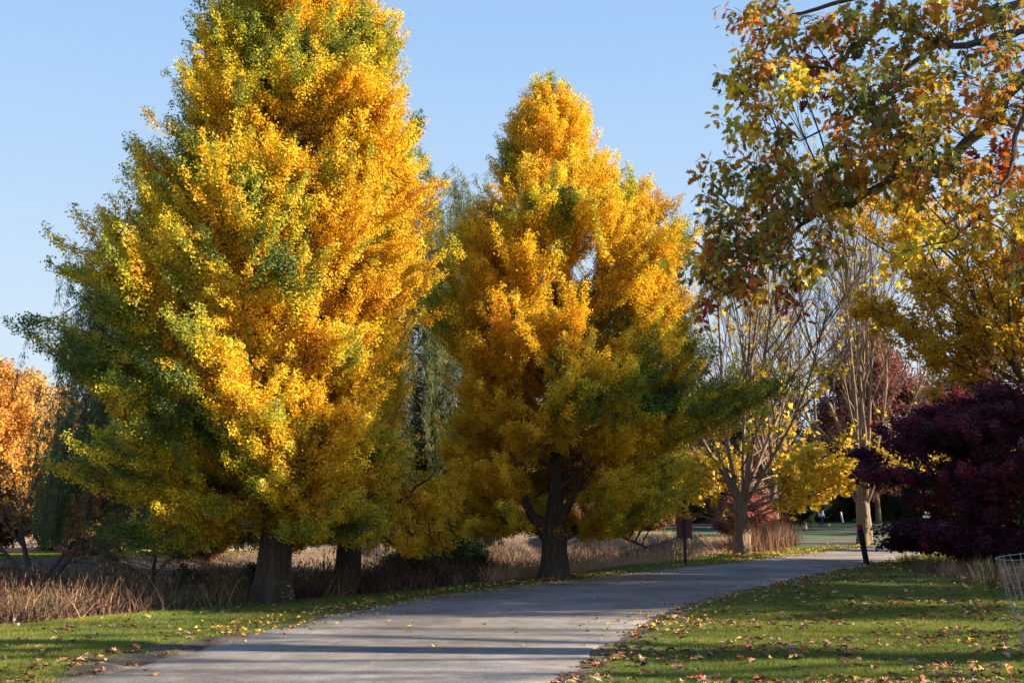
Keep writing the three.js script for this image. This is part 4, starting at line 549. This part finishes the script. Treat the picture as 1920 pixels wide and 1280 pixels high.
// ---------------------------------------------------------------- small plants at the bank
function leafyPlant(o) {
  const g = new THREE.Group(), r = rand(o.seed); g.position.set(o.at[0], height(...o.at) - 0.02, o.at[1]); tag(g, o.name, o.label, 'plant');
  for (let k = 0; k < o.stems; k++) {
    const a = r() * 6.28, tip = V(Math.cos(a) * o.h * 0.35, o.h * (0.7 + 0.4 * r()), Math.sin(a) * o.h * 0.35), p = quad(V(0, 0, 0), V(tip.x * 0.2, tip.y * 0.6, tip.z * 0.2), tip, 5); mesh('stem', new Tubes().tube(p, [0.006, 0.004, 0.003], 5).geo(), M.twig, g);
    for (let q = 0; q < o.leaves; q++) { const c = p[2 + Math.floor(r() * 4)], az = r() * 6.28, d = V(Math.cos(az), o.hang ?? -0.1, Math.sin(az)).normalize(), pos = [], col = [], v = 0.75 + 0.5 * r(); leafFan(pos, col, c, d, V(gauss(r) * 0.3, 1, gauss(r) * 0.3), o.size * (0.7 + 0.5 * r()), SHAPES[o.shape], o.color.map(x => x * v)); mesh('leaf', fromTris(pos, col), M.leaf, g); }
  }
}
leafyPlant({ name: 'leafy_seedling', label: 'bright lime green seedling at the foot of the largest ginkgo', seed: 31, at: [-4.82, -23.45], h: 0.5, stems: 4, leaves: 7, size: 0.12, shape: 'oval', color: [0.42, 0.5, 0.05] });
leafyPlant({ name: 'leafy_seedling', label: 'lime green leaf spray hanging in at the left edge above the lawn', seed: 32, at: [-8.85, -18.2], h: 0.42, stems: 3, leaves: 6, size: 0.2, shape: 'oval', color: [0.42, 0.44, 0.04], hang: -0.9 });
leafyPlant({ name: 'leafy_seedling', label: 'mid green leafy weed in the reeds near the left edge', seed: 33, at: [-9.9, -22.5], h: 0.95, stems: 4, leaves: 8, size: 0.15, shape: 'maple', color: [0.16, 0.24, 0.05] });
leafyPlant({ name: 'leafy_seedling', label: 'green leafy weed in the reeds, further from the left edge', seed: 34, at: [-9.6, -24.2], h: 1.15, stems: 4, leaves: 8, size: 0.15, shape: 'maple', color: [0.16, 0.22, 0.05] });
leafyPlant({ name: 'leafy_seedling', label: 'dark green low plant at the left edge', seed: 35, at: [-10.2, -20.8], h: 0.9, stems: 5, leaves: 9, size: 0.13, shape: 'oval', color: [0.06, 0.11, 0.04] });
[[-8.12, -17.9, 0.16, 'taller white dandelion seed head at the lawn edge, far left'], [-7.98, -17.75, 0.1, 'shorter white dandelion seed head at the lawn edge, far left']].forEach(([x, z, h, label], k) => {
  const g = new THREE.Group(), r = rand(60 + k); g.position.set(x, height(x, z), z); tag(g, 'dandelion', label, 'flower', 'dandelion seed heads'); mesh('stem', new Tubes().tube(quad(V(0.03, 0, 0), V(0.02, h * 0.6, 0), V(0, h, 0), 4), [0.004, 0.003], 5).geo(), new THREE.MeshStandardMaterial({ color: tint(0.25, 0.2, 0.1), roughness: 0.8 }), g);
  const pos = [], col = []; for (let q = 0; q < 90; q++) { const d = V(gauss(r), gauss(r), gauss(r)).normalize(); leafFan(pos, col, V(d.x * 0.006, h + d.y * 0.006, d.z * 0.006), d, V(gauss(r), 1, gauss(r)).normalize(), 0.024, SHAPES.slim, [0.8, 0.8, 0.8]); } mesh('seed_head', fromTris(pos, col), M.leaf, g);
});
// ---------------------------------------------------------------- reeds, grass, fallen leaves
function bladeTuft(seed, n, h, w, spreadR, lean, dryTop) {
  const r = rand(seed), pos = [], col = [];
  for (let k = 0; k < n; k++) {
    const a = r() * 6.28, rr = Math.sqrt(r()) * spreadR, x = Math.cos(a) * rr, z = Math.sin(a) * rr, b = r() * 6.28, hh = h * (0.55 + 0.6 * r()), lx = gauss(r) * lean * hh, lz = gauss(r) * lean * hh, cx = Math.cos(b) * w, cz = Math.sin(b) * w, v = 0.75 + 0.5 * r(), s = [v * (0.9 + 0.25 * r()), v, v];
    const A = [x - cx, 0, z - cz], B = [x + cx, 0, z + cz], C = [x + lx * 0.4 - cx * 0.75, hh * 0.55, z + lz * 0.4 - cz * 0.75], D = [x + lx * 0.4 + cx * 0.75, hh * 0.55, z + lz * 0.4 + cz * 0.75], E = [x + lx, hh, z + lz];
    pos.push(...A, ...B, ...C, ...B, ...D, ...C, ...C, ...D, ...E); for (let q = 0; q < 9; q++) col.push(...s);
    if (dryTop && r() < 0.45) { const q = 0.05 + 0.04 * r(); for (const [ux, uz] of [[1, 0], [0, 1]]) { pos.push(E[0] - ux * 0.014, E[1] - q, E[2] - uz * 0.014, E[0] + ux * 0.014, E[1] - q, E[2] + uz * 0.014, E[0], E[1] + q * 1.6, E[2]); for (let z2 = 0; z2 < 3; z2++) col.push(s[0] * 0.7, s[1] * 0.6, s[2] * 0.6); } }
  }
  return fromTris(pos, col);
}
{
  const r = rand(77), reed = [new Scatter(), new Scatter(), new Scatter()]; let n = 0;
  for (let k = 0; k < 60000 && n < 15000; k++) {
    const d = lerp(15, 92, Math.pow(r(), 1.9)), x = (r() * 2 - 1) * (0.53 * d + 3), z = -d, w = wet(x, z); if (w < 0.25) continue;
    const low = x < -5 && d > 37 ? 0.35 : 1; const patch = fbm(x * 0.3, z * 0.3, 21), right = sstep(-3, 3, x);
    if (w > 3 && patch < 0.45 + 0.1 * right && r() < 0.92) continue; if (right > 0.5 && w > 5 && r() < 0.55) continue;
    const tone = noise(x * 0.8, z * 0.8, 33) + (r() - 0.5) * 0.75, c = tone < 0.5 ? [0.085, 0.046, 0.034] : tone < 0.74 ? [0.16, 0.095, 0.06] : tone < 0.88 ? [0.36, 0.24, 0.13] : [0.09, 0.11, 0.04];
    const near = 1 - sstep(0, 2.2, w), s = lerp(1, 0.5 + 0.25 * r(), near) * lerp(0.72, 0.6, right) * (0.45 + 0.5 * r() + 0.55 * noise(x * 0.9, z * 0.9, 61)) * low;
    reed[n % 3].add(V(x, height(x, z) - 0.02, z), gauss(r) * 0.22, r() * 6.28, gauss(r) * 0.22, 0.8 + 0.5 * r(), low < 1 ? [0.3 * (0.7 + 0.5 * r()), 0.2, 0.12] : near > 0.5 && right > 0.3 ? [0.45 * (0.7 + 0.5 * r()), 0.29, 0.16] : c, s); n++;
  }
  [bladeTuft(1, 12, 1.25, 0.008, 0.27, 0.26, true), bladeTuft(2, 15, 1.0, 0.01, 0.3, 0.65, false), bladeTuft(3, 9, 1.5, 0.007, 0.22, 0.14, true)].forEach((g, k) => tag(reed[k].build('reeds', g, M.dry), 'reeds', ['dry brown reeds with seed heads filling the hollow', 'bent dry sedge leaves filling the hollow', 'tall thin dry reeds filling the hollow'][k], 'reeds', null, 'stuff'));
}
{ // tall dry stalks on the bank right of the nearly bare maple, and weeds round the purple maple
  const r = rand(78), a = new Scatter(), b = new Scatter();
  for (let k = 0; k < 2600; k++) { const t = r(), x = lerp(11.8, 17.3, t) + gauss(r) * 0.5, z = lerp(-55.5, -67, t) - Math.abs(gauss(r)) * 2.2; if (road(x, z) > -0.5) continue; a.add(V(x, height(x, z), z), gauss(r) * 0.2, r() * 6.28, gauss(r) * 0.2, 1.1, mixc([0.09, 0.045, 0.03], [0.27, 0.16, 0.095], Math.pow(r(), 1.6)), 0.25 + 0.45 * r() + 0.75 * noise(x * 1.3, z * 0.8, 71)); }
  tag(a.build('dry_stalks', bladeTuft(4, 6, 1.3, 0.008, 0.1, 0.17, true), M.dry), 'dry_stalks', 'stand of brown dry stalks right of the nearly bare maple trunk', 'reeds', null, 'stuff');
  for (let k = 0; k < 1500; k++) { const x = lerp(10, 24, r()), z = lerp(-19, -44, r()), w = bed(x, z); if (w < 0.1 || w > 4.5) continue; b.add(V(x, height(x, z), z), gauss(r) * 0.2, r() * 6.28, gauss(r) * 0.2, 1, r() < 0.35 ? [0.3, 0.2, 0.11] : r() < 0.6 ? [0.11, 0.13, 0.04] : [0.13, 0.08, 0.05], 0.3 + 0.6 * r()); }
  tag(b.build('weeds', bladeTuft(5, 16, 0.75, 0.009, 0.24, 0.35, false), M.dry), 'weeds', 'tangled dry weeds along the bed of the purple maple', 'weeds', null, 'stuff');
}
{
  const r = rand(79), turf = [new Scatter(), new Scatter()]; let n = 0;
  for (let k = 0; k < 400000 && n < 90000; k++) {
    const d = 8.5 + 56 * Math.pow(r(), 1.75), x = (r() * 2 - 1) * (0.53 * d + 1.5), z = -d;
    const rd = road(x, z); if (rd > -0.12) continue; const w = wet(x, z); if (w > 0.9) continue; const b = bed(x, z); if (b > 0.4) continue; if (d > 46 && w < -8 && x < 10) continue;
    const bare = sstep(-0.9, -0.1, rd) * 0.85; if (r() < bare * (0.5 + noise(x * 1.5, z * 1.5, 2))) continue; if (mudAt(x, z, rd) > 0.4 && r() < 0.93) continue;
    const q = fbm(x * 0.5, z * 0.5, 41), u = r(), c = mixc(mixc([0.1, 0.165, 0.028], [0.2, 0.235, 0.036], clamp(q * 1.6 - 0.3, 0, 1)), [0.26, 0.22, 0.08], u < 0.1 ? 0.7 : u < 0.3 ? 0.2 : 0);
    const far = 1 + sstep(16, 45, d) * 0.8;
    turf[n & 1].add(V(x, height(x, z, rd, w) - 0.01, z), 0, r() * 6.28, 0, far, c, (0.4 + 0.55 * r()) * (0.8 + 0.5 * q) * lerp(0.6, 1, sstep(-1, -0.3, -(-rd < 1 ? 1 : 0))) ); n++;
  }
  [bladeTuft(6, 22, 0.095, 0.0035, 0.085, 0.55, false), bladeTuft(7, 24, 0.08, 0.0035, 0.095, 0.75, false)].forEach((g, k) => tag(turf[k].build('grass', g, M.blade), 'grass', ['mown green grass blades of the lawns beside the lane', 'shorter bent grass blades of the lawns beside the lane'][k], 'grass', null, 'stuff'));
}
{
  const r = rand(80), shapeGeo = (s, size, seed) => { const pos = [], col = []; leafFan(pos, col, V(-size * 0.5, 0, 0), V(1, 0.05, 0), V(0, 1, 0), size, SHAPES[s], [1, 1, 1]); const p = fromTris(pos, col), a = p.attributes.position; for (let i = 0; i < a.count; i++) a.setY(i, a.getY(i) + 0.45 * a.getZ(i) * a.getZ(i) / size + (noise(a.getX(i) * 40, a.getZ(i) * 40, seed) - 0.3) * size * 0.22); p.computeVertexNormals(); return p; };
  const oakL = [new Scatter(), new Scatter()], fan = new Scatter(), map = new Scatter();
  const fallen = (n, sc, pick, col, smin, smax) => { for (let k = 0, m = 0; k < n * 12 && m < n; k++) { const [x, z, ok] = pick(); if (!ok) continue; const rd = road(x, z), y = rd > 0 ? land(x, z) + 0.02 : height(x, z, rd) + (rd > -0.3 ? 0.012 : 0.045 + 0.035 * r()); sc(r).add(V(x, y, z), gauss(r) * 0.3, r() * 6.28, gauss(r) * 0.3, lerp(smin, smax, r()), col()); m++; } };
  const browns = () => { const u = r(), v = 0.7 + 0.6 * r(); return (u < 0.45 ? [0.19, 0.1, 0.055] : u < 0.7 ? [0.34, 0.22, 0.13] : u < 0.82 ? [0.38, 0.13, 0.035] : u < 0.87 ? [0.28, 0.045, 0.025] : u < 0.93 ? [0.45, 0.3, 0.05] : [0.1, 0.05, 0.03]).map(x => x * v); }, golds = () => { const v = 0.7 + 0.5 * r(); return mixc([0.6, 0.38, 0.03], [0.5, 0.28, 0.08], r()).map(x => x * v); };
  const lawn = () => { const d = 8.5 + 30 * Math.pow(r(), 1.5), x = -1 + r() * (0.53 * d + 2), z = -d, rd = road(x, z), p = noise(x * 0.8, z * 0.8, 51); return [x, z, rd < -0.02 && bed(x, z) < 1 && r() < 0.12 + 1.6 * sstep(0.35, 0.85, p) + 0.6 * sstep(0.8, 0.1, -rd)]; };
  const leftLawn = () => { const d = 8.5 + 16 * Math.pow(r(), 1.3), x = -r() * (0.53 * d + 1) - 1, z = -d, rd = road(x, z); return [x, z, rd < 0 && wet(x, z) < 0.6 && r() < 0.25 + 0.75 * sstep(14, 11, d) + 0.4 * sstep(1.5, 0.2, -rd)]; };
  fallen(3000, q => oakL[q() < 0.5 ? 0 : 1], lawn, browns, 0.6, 1.15); fallen(700, q => oakL[q() < 0.5 ? 0 : 1], leftLawn, browns, 0.6, 1.1);
  const verge = () => { const k = r() < 0.7 ? ROAD_L : ROAD_R, i = Math.floor(lerp(47, 112, Math.pow(r(), 0.8))), p = k[i], s = k === ROAD_L ? -1 : 1, o = gauss(r) * 0.8 + 0.35; return [p.x + s * o, p.z + gauss(r) * 0.5, wet(p.x + s * o, p.z) < 1.2]; };
  fallen(2200, () => fan, verge, golds, 0.8, 1.5);
  fallen(70, () => fan, () => { const i = Math.floor(lerp(30, 105, r())), t = r(), a = ROAD_L[i], b = ROAD_R[i]; return [lerp(a.x, b.x, t), lerp(a.z, b.z, t), true]; }, golds, 0.8, 1.4);
  fallen(900, () => map, () => { const x = lerp(10.5, 25, r()), z = lerp(-58, -20, r()), rd = road(x, z), b = bed(x, z); return [x, z, rd < 0.3 && (b > -0.5 || rd > -1.2)]; }, () => (r() < 0.6 ? golds() : browns()), 0.8, 1.3);
  fallen(420, () => map, () => { const t = r(), x = lerp(9, 24, t) + gauss(r), z = lerp(-50, -68, t) + gauss(r) * 2, rd = road(x, z); return [x, z, rd < 0.2 && rd > -3]; }, golds, 0.9, 1.5);
  tag(oakL[0].build('leaf_litter', shapeGeo('oak', 0.16, 3), M.dry), 'leaf_litter', 'curled brown and red oak leaves lying on the lawns', 'fallen leaves', null, 'stuff');
  tag(oakL[1].build('leaf_litter', shapeGeo('oak', 0.135, 8), M.dry), 'leaf_litter', 'smaller curled brown oak leaves lying on the lawns', 'fallen leaves', null, 'stuff');
  tag(fan.build('leaf_litter', shapeGeo('fan', 0.06, 5), M.dry), 'leaf_litter', 'small golden fan leaves strewn along the lane edges', 'fallen leaves', null, 'stuff');
  tag(map.build('leaf_litter', shapeGeo('maple', 0.12, 6), M.dry), 'leaf_litter', 'golden maple leaves under the maples by the lane bend', 'fallen leaves', null, 'stuff');
}
renderer.render(scene, camera);
